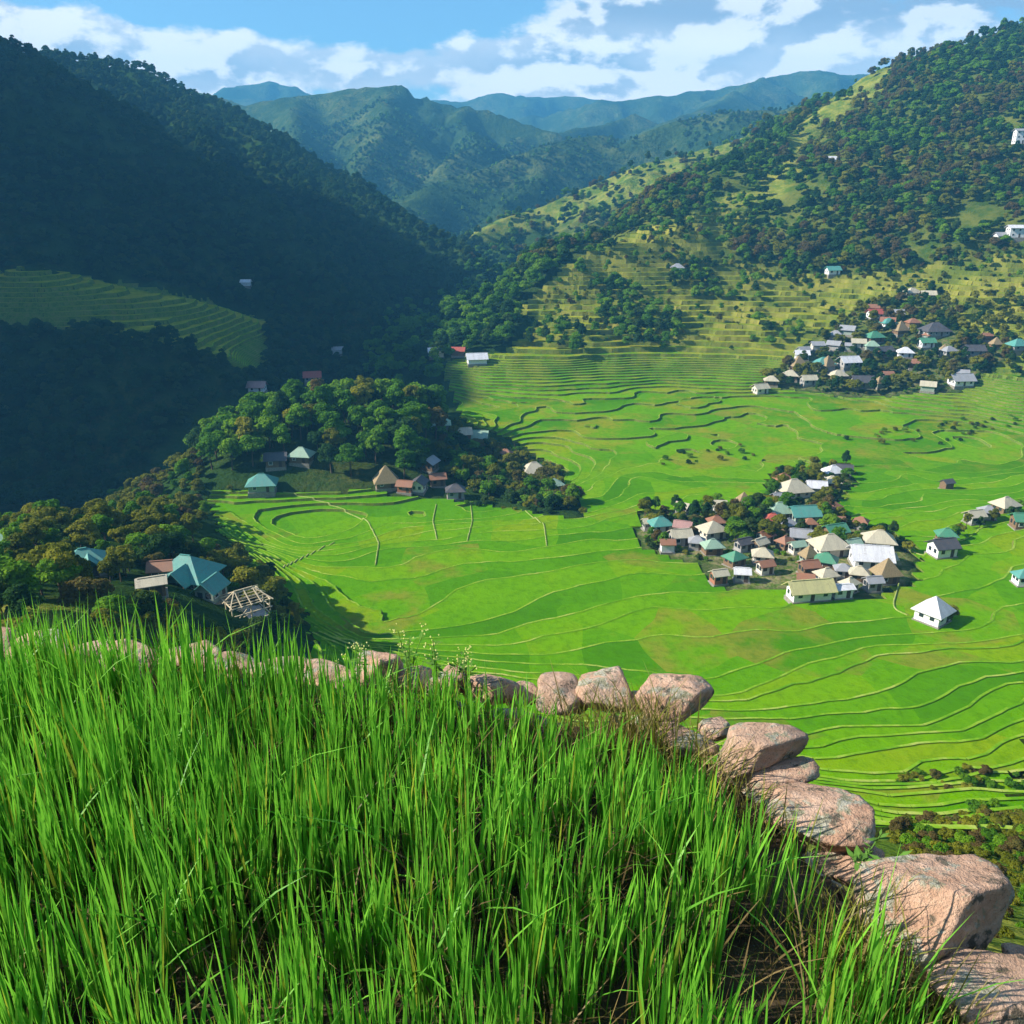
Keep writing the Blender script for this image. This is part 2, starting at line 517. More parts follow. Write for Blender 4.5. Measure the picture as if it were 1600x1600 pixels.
def make_materials():
    # hillside ground: scrub and grass under the trees
    m, nt = mat('hillside')
    p = pos(nt)
    a = nt.noise(p, 0.012, 5); b = nt.noise(p, 0.09, 5, 0.65); c = nt.noise(p, 0.55, 4, 0.7)
    f = nt.m('ADD', nt.m('MULTIPLY', a, 0.55), nt.m('MULTIPLY', b, 0.45))
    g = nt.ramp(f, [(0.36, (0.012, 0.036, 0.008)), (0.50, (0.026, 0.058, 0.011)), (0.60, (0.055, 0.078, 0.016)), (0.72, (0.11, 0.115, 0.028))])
    g = nt.mix(nt.smooth(c, 0.40, 0.68), g, (0.03, 0.065, 0.014))
    ea = nt.n('ShaderNodeAttribute'); ea.attribute_name = 'trodden'
    g = nt.mix(nt.m('MULTIPLY', ea.outputs['Fac'], nt.m('ADD', 0.35, nt.m('MULTIPLY', nt.smooth(b, 0.35, 0.6), 0.65))), g, nt.mix(nt.smooth(c, 0.4, 0.6), (0.11, 0.17, 0.03), (0.27, 0.23, 0.11)))
    md = nt.n('ShaderNodeAttribute'); md.attribute_name = 'meadow'
    mg = nt.mix(nt.smooth(b, 0.35, 0.65), (0.085, 0.15, 0.016), (0.26, 0.26, 0.045))
    g = nt.mix(nt.m('MULTIPLY', md.outputs['Fac'], nt.smooth(nt.m('ADD', a, nt.m('MULTIPLY', c, 0.5)), 0.50, 0.72)), g, mg)
    finish(nt, g, 0.95, nt.m('ADD', b, nt.m('MULTIPLY', c, 0.6)), 0.8, 1.6, spec=0.0)
    # far mountains
    m, nt = mat('mountain')
    p = pos(nt)
    a = nt.noise(p, 0.0045, 6, 0.6); b = nt.noise(p, 0.03, 5, 0.65); c = nt.noise(p, 0.14, 3, 0.7)
    f = nt.m('ADD', nt.m('MULTIPLY', a, 0.6), nt.m('MULTIPLY', b, 0.4))
    g = nt.ramp(f, [(0.38, (0.016, 0.042, 0.014)), (0.50, (0.045, 0.08, 0.02)), (0.60, (0.11, 0.13, 0.035)), (0.70, (0.17, 0.165, 0.06))])
    g = nt.mix(nt.smooth(c, 0.45, 0.65), g, (0.022, 0.05, 0.015))
    finish(nt, g, 0.95, nt.m('ADD', b, c), 0.9, 6.0, spec=0.0)
    # paddies: young rice, a shade of its own in every plot
    m, nt = mat('young_rice')
    p = pos(nt)
    oi = nt.n('ShaderNodeObjectInfo').outputs['Random']
    vor = nt.n('ShaderNodeTexVoronoi', feature='F1')
    sc_ = nt.n('ShaderNodeMapping'); sc_.inputs['Scale'].default_value = (0.05, 0.05, 0.0)
    wv = nt.n('ShaderNodeVectorMath', operation='ADD')
    nz = nt.n('ShaderNodeTexNoise'); nz.inputs['Scale'].default_value = 0.03
    nt.put(nz.inputs['Vector'], p)
    sv = nt.n('ShaderNodeVectorMath', operation='SCALE'); sv.inputs['Scale'].default_value = 14.0
    nt.put(sv.inputs[0], nz.outputs['Color'])
    nt.put(wv.inputs[0], p); nt.put(wv.inputs[1], sv.outputs[0])
    nt.put(sc_.inputs['Vector'], wv.outputs[0]); nt.put(vor.inputs['Vector'], sc_.outputs[0])
    vor.inputs['Scale'].default_value = 1.0
    cell = nt.n('ShaderNodeSeparateColor'); nt.put(cell.inputs[0], vor.outputs['Color'])
    big = nt.noise(p, 0.011, 3); fine = nt.noise(p, 0.5, 4, 0.7); patch = nt.noise(p, 0.08, 4, 0.6)
    sepp = nt.n('ShaderNodeSeparateXYZ'); nt.put(sepp.inputs[0], p)
    f = nt.m('ADD', nt.m('ADD', nt.m('MULTIPLY', cell.outputs[0], 0.26), nt.m('MULTIPLY', oi, 0.34)), nt.m('ADD', nt.m('MULTIPLY', big, 0.40), nt.m('MULTIPLY', patch, 0.22)))
    g = nt.ramp(f, [(0.30, (0.050, 0.185, 0.001)), (0.50, (0.088, 0.262, 0.001)), (0.68, (0.130, 0.310, 0.001)), (0.85, (0.19, 0.30, 0.003))])
    # higher on the slope the crop is older and yellower
    hi = nt.smooth(nt.m('ADD', sepp.outputs[2], nt.m('MULTIPLY', nt.m('SUBTRACT', patch, 0.5), 30)), -87.0, -76.0)
    farf = nt.smooth(sepp.outputs[1], 300.0, 430.0)
    g = nt.mix(nt.m('MULTIPLY', nt.m('MULTIPLY', hi, farf), 0.85), g, nt.mix(nt.smooth(patch, 0.3, 0.7), (0.16, 0.20, 0.012), (0.42, 0.37, 0.03)))
    dry = nt.smooth(nt.m('ADD', nt.m('MULTIPLY', patch, 0.7), nt.m('MULTIPLY', cell.outputs[1], 0.3)), 0.58, 0.72)
    g = nt.mix(nt.m('MULTIPLY', dry, 0.75), g, (0.21, 0.21, 0.025))
    mid = nt.m('MULTIPLY', nt.smooth(sepp.outputs[1], 262.0, 320.0), nt.smooth(nt.noise(p, 0.045, 6, 0.72), 0.46, 0.66))
    g = nt.mix(nt.m('MULTIPLY', mid, 0.8), g, (0.27, 0.25, 0.02))
    g = nt.mix(nt.m('MULTIPLY', nt.smooth(fine, 0.42, 0.72), 0.45), g, (0.045, 0.14, 0.002))
    finish(nt, g, 0.9, fine, 0.5, 0.5, spec=0.0)
    # terrace banks and bund tops
    m, nt = mat('terrace_bank')
    p = pos(nt)
    a = nt.noise(p, 0.25, 4, 0.7); b = nt.noise(p, 1.4, 3, 0.7)
    g = nt.ramp(nt.m('ADD', nt.m('MULTIPLY', a, 0.6), nt.m('MULTIPLY', b, 0.4)), [(0.32, (0.05, 0.11, 0.012)), (0.5, (0.13, 0.19, 0.025)), (0.68, (0.21, 0.19, 0.06))])
    sp_ = nt.n('ShaderNodeSeparateXYZ'); nt.put(sp_.inputs[0], p)
    up = nt.m('MULTIPLY', nt.smooth(nt.m('ADD', sp_.outputs[2], nt.m('MULTIPLY', nt.m('SUBTRACT', a, 0.5), 16)), -84.0, -74.0), nt.smooth(sp_.outputs[1], 360.0, 440.0))
    up = nt.m('MULTIPLY', up, nt.smooth(sp_.outputs[0], -60.0, 20.0))
    g = nt.mix(nt.m('MULTIPLY', up, 0.75), g, nt.mix(nt.smooth(nt.noise(p, 0.05, 4, 0.6), 0.35, 0.65), (0.11, 0.145, 0.02), (0.31, 0.28, 0.05)))
    finish(nt, g, 0.95, b, 0.6, 0.4, spec=0.0)
    m, nt = mat('bund')
    p = pos(nt)
    a = nt.noise(p, 0.09, 4, 0.7); b = nt.noise(p, 1.0, 3, 0.7)
    g = nt.ramp(nt.m('ADD', nt.m('MULTIPLY', a, 0.7), nt.m('MULTIPLY', b, 0.3)), [(0.40, (0.10, 0.27, 0.006)), (0.52, (0.21, 0.37, 0.02)), (0.66, (0.44, 0.46, 0.12))])
    finish(nt, g, 0.95, spec=0.0)
    m, nt = mat('path')
    p = pos(nt)
    b = nt.noise(p, 0.8, 4, 0.7)
    finish(nt, nt.ramp(b, [(0.35, (0.16, 0.26, 0.03)), (0.65, (0.36, 0.37, 0.12))]), 0.95)
    # crowns
    for nm, stops in (('leaf_green', [(0.0, (0.040, 0.135, 0.010)), (0.5, (0.11, 0.26, 0.014)), (1.0, (0.24, 0.39, 0.020))]),
                      ('leaf_olive', [(0.0, (0.085, 0.115, 0.010)), (0.5, (0.185, 0.205, 0.018)), (1.0, (0.31, 0.305, 0.028))]),
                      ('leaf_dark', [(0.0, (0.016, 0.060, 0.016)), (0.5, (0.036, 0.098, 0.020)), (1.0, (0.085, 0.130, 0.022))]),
                      ('leaf_russet', [(0.0, (0.105, 0.075, 0.030)), (0.5, (0.15, 0.115, 0.035)), (1.0, (0.13, 0.15, 0.03))])):
        m, nt = mat(nm)
        oi = nt.n('ShaderNodeObjectInfo').outputs['Random']
        at_ = nt.n('ShaderNodeAttribute'); at_.attribute_name = 'leaf_tint'
        f = nt.m('ADD', nt.m('MULTIPLY', oi, 0.62), nt.m('MULTIPLY', at_.outputs['Fac'], 0.38))
        finish(nt, nt.ramp(f, stops), 0.8, trans=0.40, spec=0.06)
    mat_simple('bark', (0.12, 0.085, 0.055), 0.35, 4.0)
    # rice in front
    m, nt = mat('rice_blade')
    at_ = nt.n('ShaderNodeAttribute'); at_.attribute_name = 'blade_color'
    finish(nt, at_.outputs['Color'], 0.5, trans=0.42, spec=0.35)
    m, nt = mat('wet_soil')
    tc = pos(nt)
    a = nt.noise(tc, 4.0, 6, 0.65)
    finish(nt, nt.ramp(a, [(0.35, (0.022, 0.016, 0.010)), (0.65, (0.085, 0.060, 0.034))]), 0.7, a, 0.8, 0.05)
    # boulders: pinkish granite with lichen
    m, nt = mat('granite')
    tc = nt.n('ShaderNodeTexCoord').outputs['Object']
    oi = nt.n('ShaderNodeObjectInfo').outputs['Random']
    ofs = nt.n('ShaderNodeVectorMath', operation='ADD')
    nt.put(ofs.inputs[0], tc); nt.put(ofs.inputs[1], nt.comb(nt.m('MULTIPLY', oi, 37.0), nt.m('MULTIPLY', oi, 11.0), 0.0))
    v = ofs.outputs[0]
    big = nt.noise(v, 5.0, 5, 0.6); med = nt.noise(v, 22.0, 5, 0.7); fin = nt.noise(v, 120.0, 3, 0.7); lic = nt.noise(v, 8.5, 7, 0.68, dist=0.4); li2 = nt.noise(v, 40.0, 4, 0.7)
    g = nt.ramp(nt.m('ADD', nt.m('MULTIPLY', big, 0.5), nt.m('MULTIPLY', med, 0.5)), [(0.33, (0.38, 0.20, 0.12)), (0.5, (0.58, 0.355, 0.235)), (0.66, (0.72, 0.50, 0.37))])
    g = nt.mix(nt.m('MULTIPLY', oi, 0.25), g, (0.30, 0.28, 0.23))
    g = nt.mix(nt.m('MULTIPLY', nt.smooth(fin, 0.58, 0.72), 0.75), g, (0.10, 0.075, 0.06))
    g = nt.mix(nt.m('MULTIPLY', nt.smooth(lic, 0.52, 0.585), 0.85), g, nt.mix(nt.smooth(li2, 0.4, 0.6), (0.42, 0.43, 0.34), (0.20, 0.22, 0.13)))
    g = nt.mix(nt.m('MULTIPLY', nt.smooth(nt.noise(v, 13.0, 6, 0.7), 0.55, 0.63), 0.85), g, (0.075, 0.075, 0.055))
    finish(nt, g, 0.9, nt.m('ADD', nt.m('MULTIPLY', med, 0.7), nt.m('MULTIPLY', fin, 0.3)), 1.0, 0.03)
    # buildings
    for nm, c in (('roof_green', (0.075, 0.30, 0.17)), ('roof_pale_green', (0.33, 0.50, 0.36)), ('roof_teal', (0.10, 0.36, 0.30)), ('roof_cream', (0.62, 0.56, 0.40)), ('roof_white', (0.80, 0.80, 0.82)),
                  ('roof_grey', (0.38, 0.39, 0.41)), ('roof_dark', (0.085, 0.085, 0.095)), ('roof_rust', (0.36, 0.16, 0.085)), ('roof_red', (0.50, 0.10, 0.065)), ('roof_yellow', (0.62, 0.58, 0.26)), ('roof_pink', (0.48, 0.27, 0.24))):
        m, nt = mat(nm)
        tc = nt.n('ShaderNodeTexCoord').outputs['Object']
        n1 = nt.noise(tc, 0.9, 5, 0.65); n2 = nt.noise(tc, 6.0, 4, 0.7)
        wv = nt.n('ShaderNodeTexWave'); wv.inputs['Scale'].default_value = 2.2; wv.inputs['Distortion'].default_value = 0.0
        nt.put(wv.inputs['Vector'], tc)
        cc = nt.ramp(n1, [(0.3, tuple(x * 0.75 for x in c)), (0.65, c)])
        st = nt.n('ShaderNodeMapping'); st.inputs['Scale'].default_value = (1.6, 0.12, 0.12)
        nt.put(st.inputs['Vector'], tc)
        sheet = nt.noise(st.outputs[0], 1.0, 2, 0.7)
        cc = nt.mix(nt.m('MULTIPLY', nt.smooth(sheet, 0.42, 0.62), 0.35), cc, tuple(x * 0.5 + 0.05 for x in c))
        cc = nt.mix(nt.m('MULTIPLY', nt.smooth(nt.m('ADD', nt.m('MULTIPLY', n2, 0.6), nt.m('MULTIPLY', n1, 0.4)), 0.50, 0.64), 0.55), cc, (0.17, 0.11, 0.065))
        finish(nt, cc, 0.55, wv.outputs['Fac'], 0.5, 0.04, spec=0.4)
    mat_simple('thatch', (0.30, 0.225, 0.125), 0.4, 5.0, 0.95, 0.6, 0.05)
    mat_simple('wall_timber', (0.20, 0.13, 0.075), 0.35, 2.5)
    mat_simple('wall_plaster', (0.62, 0.58, 0.50), 0.2, 1.5)
    mat_simple('wall_white', (0.76, 0.76, 0.75), 0.12, 1.5)
    mat_simple('wall_concrete', (0.36, 0.35, 0.33), 0.22, 1.5)
    mat_simple('wall_brick', (0.36, 0.15, 0.09), 0.25, 3.0)
    mat_simple('wall_grey_green', (0.30, 0.36, 0.30), 0.2, 2.0)
    mat_simple('stone_base', (0.27, 0.25, 0.21), 0.35, 2.0)
    mat_simple('new_timber', (0.60, 0.50, 0.33), 0.2, 3.0)
    mat_simple('door_paint', (0.10, 0.07, 0.05), 0.3, 3.0)
    m, nt = mat('window_glass')
    finish(nt, (0.03, 0.04, 0.05), 0.15, spec=0.6)
    mat_simple('bare_earth', (0.24, 0.19, 0.12), 0.35, 0.4)
    mat_simple('weed_leaf', (0.10, 0.22, 0.03), 0.4, 4.0)
    mat_simple('weed_flower', (0.62, 0.60, 0.20), 0.2, 4.0)


make_materials()

# ------------------------------------------------------------------ mesh helpers
def mesh_np(name, verts, faces, material=None, smooth=False):
    """verts (n,3); faces: (k,3) or (k,4) array, or a list of them"""
    me = bpy.data.meshes.new(name)
    verts = np.asarray(verts, np.float32)
    fl = faces if isinstance(faces, list) and len(faces) and not isinstance(faces[0], tuple) else [faces]
    fl = [np.asarray(f, np.int32) for f in fl if len(f)]
    me.vertices.add(len(verts)); me.vertices.foreach_set('co', verts.ravel())
    nl = sum(f.size for f in fl); nf = sum(len(f) for f in fl)
    me.loops.add(nl); me.loops.foreach_set('vertex_index', np.concatenate([f.ravel() for f in fl]))
    me.polygons.add(nf)
    sizes = np.concatenate([np.full(len(f), f.shape[1], np.int32) for f in fl])
    starts = np.concatenate([[0], np.cumsum(sizes)[:-1]]).astype(np.int32)
    me.polygons.foreach_set('loop_start', starts)
    if smooth:
        me.polygons.foreach_set('use_smooth', np.ones(nf, bool))
    me.update(calc_edges=True)
    if material:
        me.materials.append(MATS[material])
    return me


def link(name, me, parent=None, **props):
    o = bpy.data.objects.new(name, me)
    COL.objects.link(o)
    if parent is not None:
        o.parent = parent
    for k, v in props.items():
        o[k] = v
    return o


def grid_faces(ny, nx):
    i = np.arange(ny * nx).reshape(ny, nx)
    return np.stack([i[:-1, :-1].ravel(), i[:-1, 1:].ravel(), i[1:, 1:].ravel(), i[1:, :-1].ravel()], 1)


class MB:
    """collects boxes, prisms and bars into one mesh"""
    def __init__(self):
        self.v = []; self.f = []

    def add(self, vs, fs):
        n = len(self.v)
        self.v += [tuple(p) for p in vs]
        self.f += [tuple(n + i for i in f) for f in fs]
        return self

    def box(self, x0, x1, y0, y1, z0, z1):
        return self.add([(x0, y0, z0), (x1, y0, z0), (x1, y1, z0), (x0, y1, z0), (x0, y0, z1), (x1, y0, z1), (x1, y1, z1), (x0, y1, z1)],
                        [(0, 3, 2, 1), (4, 5, 6, 7), (0, 1, 5, 4), (1, 2, 6, 5), (2, 3, 7, 6), (3, 0, 4, 7)])

    def bar(self, a, b, w):
        a = Vector(a); b = Vector(b); d = (b - a).normalized()
        s = d.cross(Vector((0, 0, 1)))
        if s.length < 1e-3:
            s = Vector((1, 0, 0))
        s.normalize(); u = s.cross(d)
        s *= w / 2; u *= w / 2
        return self.add([a - s - u, a + s - u, a + s + u, a - s + u, b - s - u, b + s - u, b + s + u, b - s + u],
                        [(0, 3, 2, 1), (4, 5, 6, 7), (0, 1, 5, 4), (1, 2, 6, 5), (2, 3, 7, 6), (3, 0, 4, 7)])

    def mesh(self, name, material):
        me = bpy.data.meshes.new(name)
        me.from_pydata(self.v, [], self.f)
        me.materials.append(MATS[material])
        me.update()
        return me

# ------------------------------------------------------------------ terrain meshes
def build_terrain():
    z = ZZ.copy()
    er = TM.copy()
    for dj in (-1, 0, 1):
        for di in (-1, 0, 1):
            er &= np.roll(np.roll(TM, dj, 0), di, 1)
    z[er] -= 2.6
    z[TM & ~er] -= 0.5
    me = mesh_np('hillside', np.stack([XX.ravel(), YY.ravel(), z.ravel()], 1), grid_faces(*XX.shape), 'hillside', True)
    ta = me.attributes.new('trodden', 'FLOAT', 'POINT')
    ta.data.foreach_set('value', (VMASK.ravel() * np.where(YY.ravel() < 320, .95, .6)).astype(np.float32))
    mw = np.zeros(XX.shape)
    for poly in MEADOWS:
        mw[in_poly(PX, PY, poly) & (YY > 500)] = 1.0
    mw[(YY < 100) & (YY > 5)] = .7
    mw[(XX > 40) & (YY > 430) & (mw == 0)] = .3
    for _ in range(2):
        mw[1:-1, 1:-1] = (mw[1:-1, 1:-1] * 2 + mw[:-2, 1:-1] + mw[2:, 1:-1] + mw[1:-1, :-2] + mw[1:-1, 2:]) / 6
    ta = me.attributes.new('meadow', 'FLOAT', 'POINT')
    ta.data.foreach_set('value', np.minimum(1, mw.ravel() * 1.4).astype(np.float32))
    link('hillside_terrain', me, kind='structure')
    fx = np.concatenate([np.arange(-2700, -1000, 40.0), np.arange(-1000, 1700, 13.0), np.arange(1700, 3400, 40.0)])
    fy = np.concatenate([np.arange(1008, 2700, 13.0), np.arange(2700, 4500, 30.0)])
    FX, FY = np.meshgrid(fx, fy)
    FZ = far_land(FX, FY)
    FZ[0, :] -= 8
    me = mesh_np('far_mountains', np.stack([FX.ravel(), FY.ravel(), FZ.ravel()], 1), grid_faces(*FX.shape), 'mountain', True)
    link('distant_mountains', me, kind='structure')
    return FX, FY, FZ


FARGRID = build_terrain()


ZB = -81.0


def level_of(z):
    """continuous terrace number: low steps on the valley floor, higher ones on the slopes"""
    z = np.asarray(z, float)
    lo = (np.minimum(z, ZB) + 130) / 0.7
    hi = np.maximum(z - ZB, 0) / 2.1
    return lo + hi


def z_of(u):
    u0 = (ZB + 130) / 0.7
    return np.where(u < u0, -130 + u * 0.7, ZB + (u - u0) * 2.1)


def terrace_noise(x, y, z):
    k = np.clip((z + 82) / 10, 0, 1)
    return z + (0.3 + 1.1 * k) * fbm(x / 30, y / 30, 3, 77) + (0.06 + 0.84 * k) * fbm(x / 11, y / 11, 2, 78)


def build_terraces():
    wz = terrace_noise(XX, YY, ZZ)
    U = level_of(wz)
    ny, nx = XX.shape
    cell = TM[:-1, :-1] & TM[1:, :-1] & TM[:-1, 1:] & TM[1:, 1:]
    js, is_ = np.nonzero(cell)
    treads = {}                     # band -> list of polygons
    rv, rf, lv, lf = [], [], [], []
    xs, ys, us = XX, YY, U

    def clip(poly, k, above):
        out = []
        n = len(poly)
        for a in range(n):
            p = poly[a]; q = poly[(a + 1) % n]
            pin = (p[2] >= k) if above else (p[2] <= k)
            qin = (q[2] >= k) if above else (q[2] <= k)
            if pin:
                out.append(p)
            if pin != qin:
                t = (k - p[2]) / (q[2] - p[2])
                out.append((p[0] + t * (q[0] - p[0]), p[1] + t * (q[1] - p[1]), k))
        return out
    cellset = cell
    for j, i in zip(js.tolist(), is_.tolist()):
        P = [(xs[j, i], ys[j, i], us[j, i]), (xs[j, i + 1], ys[j, i + 1], us[j, i + 1]), (xs[j + 1, i + 1], ys[j + 1, i + 1], us[j + 1, i + 1]), (xs[j + 1, i], ys[j + 1, i], us[j + 1, i])]
        # skirts where the terraced ground ends
        for (dj, di, a, b) in ((-1, 0, 0, 1), (0, 1, 1, 2), (1, 0, 2, 3), (0, -1, 3, 0)):
            jj, ii = j + dj, i + di
            if not (0 <= jj < ny - 1 and 0 <= ii < nx - 1) or not cellset[jj, ii]:
                za = float(z_of(math.floor(P[a][2]) + 0.5)); zb = float(z_of(math.floor(P[b][2]) + 0.5))
                n = len(rv)
                rv += [(P[a][0], P[a][1], za - 4.5), (P[b][0], P[b][1], zb - 4.5), (P[b][0], P[b][1], zb), (P[a][0], P[a][1], za)]
                rf.append((n, n + 1, n + 2, n + 3))
        for tri in ((P[0], P[1], P[2]), (P[0], P[2], P[3])):
            k0 = math.floor(min(t[2] for t in tri)); k1 = math.floor(max(t[2] for t in tri))
            if k0 == k1:
                treads.setdefault(k0, []).append(list(tri))
                continue
            # uphill direction
            (x0, y0, u0), (x1, y1, u1), (x2, y2, u2) = tri
            det = (x1 - x0) * (y2 - y0) - (x2 - x0) * (y1 - y0)
            gxu = ((u1 - u0) * (y2 - y0) - (u2 - u0) * (y1 - y0)) / det
            gyu = ((u2 - u0) * (x1 - x0) - (u1 - u0) * (x2 - x0)) / det
            gl = math.hypot(gxu, gyu) + 1e-9
            ux, uy = gxu / gl, gyu / gl
            rest = list(tri)
            for k in range(k0, k1 + 1):
                piece = clip(rest, k + 1, False) if k < k1 else rest
                if len(piece) >= 3:
                    treads.setdefault(k, []).append(piece)
                if k < k1:
                    rest = clip(rest, k + 1, True)
                    cut = [p for p in piece if p[2] == k + 1]
                    if len(cut) == 2:
                        a, b = cut
                        zl = float(z_of(k + 0.5)); zh = float(z_of(k + 1.5))
                        n = len(rv)
                        lip = 0.10 if zh < ZB else 0.16
                        tl = min(0.42 * (zh - zl), 0.4 / gl)
                        rv += [(a[0] - ux * tl, a[1] - uy * tl, zl), (b[0] - ux * tl, b[1] - uy * tl, zl), (b[0], b[1], zh + lip), (a[0], a[1], zh + lip)]
                        rf.append((n, n + 1, n + 2, n + 3))
                        w = min(0.42, 0.35 / gl)
                        n = len(lv)
                        lv += [(a[0], a[1], zh + lip), (b[0], b[1], zh + lip), (b[0] + ux * w, b[1] + uy * w, zh + lip), (a[0] + ux * w, a[1] + uy * w, zh + lip)]
                        lf.append((n, n + 1, n + 2, n + 3))
    root = link('rice_terraces', mesh_np('terrace_banks', rv, rf, 'terrace_bank'), kind='structure')
    link('bund', mesh_np('bund_tops', lv, lf, 'bund'), root, kind='stuff')
    # each connected strip of a level is a paddy of its own
    comps = []
    for k, polys in treads.items():
        par = {}

        def find(a):
            while par[a] != a:
                par[a] = par[par[a]]; a = par[a]
            return a
        keys = []
        for p in polys:
            ks = [(round(v[0] * 50), round(v[1] * 50)) for v in p]
            keys.append(ks)
            for q in ks:
                par.setdefault(q, q)
            r0 = find(ks[0])
            for q in ks[1:]:
                par[find(q)] = r0
        groups = {}
        for p, ks in zip(polys, keys):
            groups.setdefault(find(ks[0]), []).append(p)
        for g in groups.values():
            area = 0.0
            for p in g:
                for a in range(1, len(p) - 1):
                    area += abs((p[a][0] - p[0][0]) * (p[a + 1][1] - p[0][1]) - (p[a + 1][0] - p[0][0]) * (p[a][1] - p[0][1])) / 2
            comps.append((area, k, g))
    comps.sort(key=lambda c: -c[0])

    def poly_mesh(items):
        vs, ts, qs = [], [], []
        for (area, k, g) in items:
            zt = float(z_of(k + 0.5))
            for p in g:
                n = len(vs)
                vs.extend((q[0], q[1], zt) for q in p)
                if len(p) == 4:
                    qs.append((n, n + 1, n + 2, n + 3))
                else:
                    for a in range(1, len(p) - 1):
                        ts.append((n, n + a, n + a + 1))
        return mesh_np('paddy', vs, [ts, qs], 'young_rice')
    big, small = comps[:260], comps[260:]
    for c in big:
        link('paddy', poly_mesh([c]), root)
    if small:
        link('paddy_strips', poly_mesh(small), root, kind='stuff')
    print('paddies', len(comps), 'bank faces', len(rf))
    return root


TERR = build_terraces()


def tz(x, y):
    """height of the stepped ground at a point"""
    x = np.asarray(x, float); y = np.asarray(y, float)
    z = gz(x, y)
    i = np.clip(((x - GX0) / GS + 0.5).astype(int), 0, len(gx) - 1); j = np.clip(((y - GY0) / GS + 0.5).astype(int), 0, len(gy) - 1)
    wz = terrace_noise(x, y, z)
    return np.where(TM[j, i], z_of(np.floor(level_of(wz)) + 0.5), z)
from mathutils import noise as mnoise
# ------------------------------------------------------------------ trees
def crown_mesh(name, seed, material, shape='round', n_blob=22, per=90, leaf=0.42):
    """a crown about 10 m tall and wide (unit tree): leaf clumps spread over many small lobes"""
    rg = np.random.default_rng(seed)
    vs, tint = [], []
    H0, H1, RX = {'round': (2.6, 9.6, 3.7), 'tall': (3.0, 10.6, 2.7), 'spread': (3.2, 8.4, 4.6), 'bush': (0.2, 6.0, 4.2)}[shape]
    cz, rz = (H0 + H1) / 2, (H1 - H0) / 2
    for b in range(n_blob):
        a = rg.uniform(0, 2 * math.pi)
        e = rg.uniform(-0.55, 1.0)
        rr = math.sqrt(max(0, 1 - e * e)) * rg.uniform(0.45, 0.98)
        c = np.array([math.cos(a) * rr * RX * 0.82, math.sin(a) * rr * RX * 0.82, cz + e * rz * 0.84])
        br = rg.uniform(0.85, 1.75) * (1.15 if shape == 'spread' else 1.0)
        n = int(per * br * br / 1.6)
        d = rg.normal(size=(n, 3)); d /= np.linalg.norm(d, axis=1)[:, None]
        d[:, 2] = np.where(d[:, 2] < -0.3, -d[:, 2] * 0.7, d[:, 2])
        rad = br * rg.uniform(0.72, 1.08, n)
        p = c + d * rad[:, None] * np.array([1, 1, 0.8])
        nn = d + rg.normal(size=(n, 3)) * 0.45 + np.array([0, 0, 0.25]); nn /= np.linalg.norm(nn, axis=1)[:, None]
        t = np.cross(nn, rg.normal(size=(n, 3))); t /= np.linalg.norm(t, axis=1)[:, None]
        s = np.cross(nn, t)
        L = leaf * rg.uniform(0.6, 1.25, n)[:, None]
        W = L * 0.62
        droop = nn * L * 0.22
        q = np.stack([p - t * L - droop, p + s * W, p + t * L - droop, p - s * W], 1)
        vs.append(q.reshape(-1, 3))
        tv = np.clip(rg.normal(0.5, 0.22, n) + rg.uniform(-0.2, 0.2), 0, 1)
        tint.append(np.repeat(tv, 4))
    V = np.concatenate(vs); T = np.concatenate(tint)
    F = np.arange(len(V)).reshape(-1, 4)
    me = mesh_np(name, V, F, material)
    at_ = me.attributes.new('leaf_tint', 'FLOAT', 'POINT')
    at_.data.foreach_set('value', T.astype(np.float32))
    return me


def trunk_mesh(seed, top=5.2, r0=0.26, limbs=5):
    rg = random.Random(seed)
    V, F = [], []

    def tube(pts, rads, n=6):
        base = len(V)
        for (p, r) in zip(pts, rads):
            for k in range(n):
                a = 2 * math.pi * k / n
                V.append((p[0] + r * math.cos(a), p[1] + r * math.sin(a), p[2]))
        for s in range(len(pts) - 1):
            for k in range(n):
                F.append((base + s * n + k, base + s * n + (k + 1) % n, base + (s + 1) * n + (k + 1) % n, base + (s + 1) * n + k))
    bx, by = rg.uniform(-.4, .4), rg.uniform(-.4, .4)
    tube([(0, 0, -1.2), (0, 0, 0.3), (bx * .4, by * .4, top * .5), (bx, by, top), (bx * 1.3, by * 1.3, top * 1.5)], [r0 * 1.5, r0, r0 * .75, r0 * .5, r0 * .2])
    for i in range(limbs):
        a = rg.uniform(0, 6.28); h = rg.uniform(top * .5, top); l = rg.uniform(1.6, 2.8)
        tube([(bx * .6, by * .6, h), (bx * .6 + math.cos(a) * l * .5, by * .6 + math.sin(a) * l * .5, h + l * .45), (bx * .6 + math.cos(a) * l, by * .6 + math.sin(a) * l, h + l * .9)], [r0 * .42, r0 * .28, r0 * .12], 5)
    return mesh_np('trunk', V, np.array(F), 'bark', True)


CROWNS = {}
for mname, nm in (('leaf_green', 'green'), ('leaf_olive', 'olive'), ('leaf_dark', 'dark'), ('leaf_russet', 'russet')):
    CROWNS[nm] = [crown_mesh('crown', 100 + 7 * i + sum(map(ord, nm)) % 50, mname, sh, nb, per) for i, (sh, nb, per) in
                  enumerate((('round', 24, 95), ('tall', 20, 90), ('spread', 22, 100), ('round', 18, 95)))]
BUSHES = {nm: crown_mesh('foliage', 300 + len(nm), 'leaf_' + nm, 'bush', 22, 80, 0.46) for nm in ('green', 'olive', 'dark', 'russet')}
TRUNKS = [trunk_mesh(40 + i) for i in range(4)]


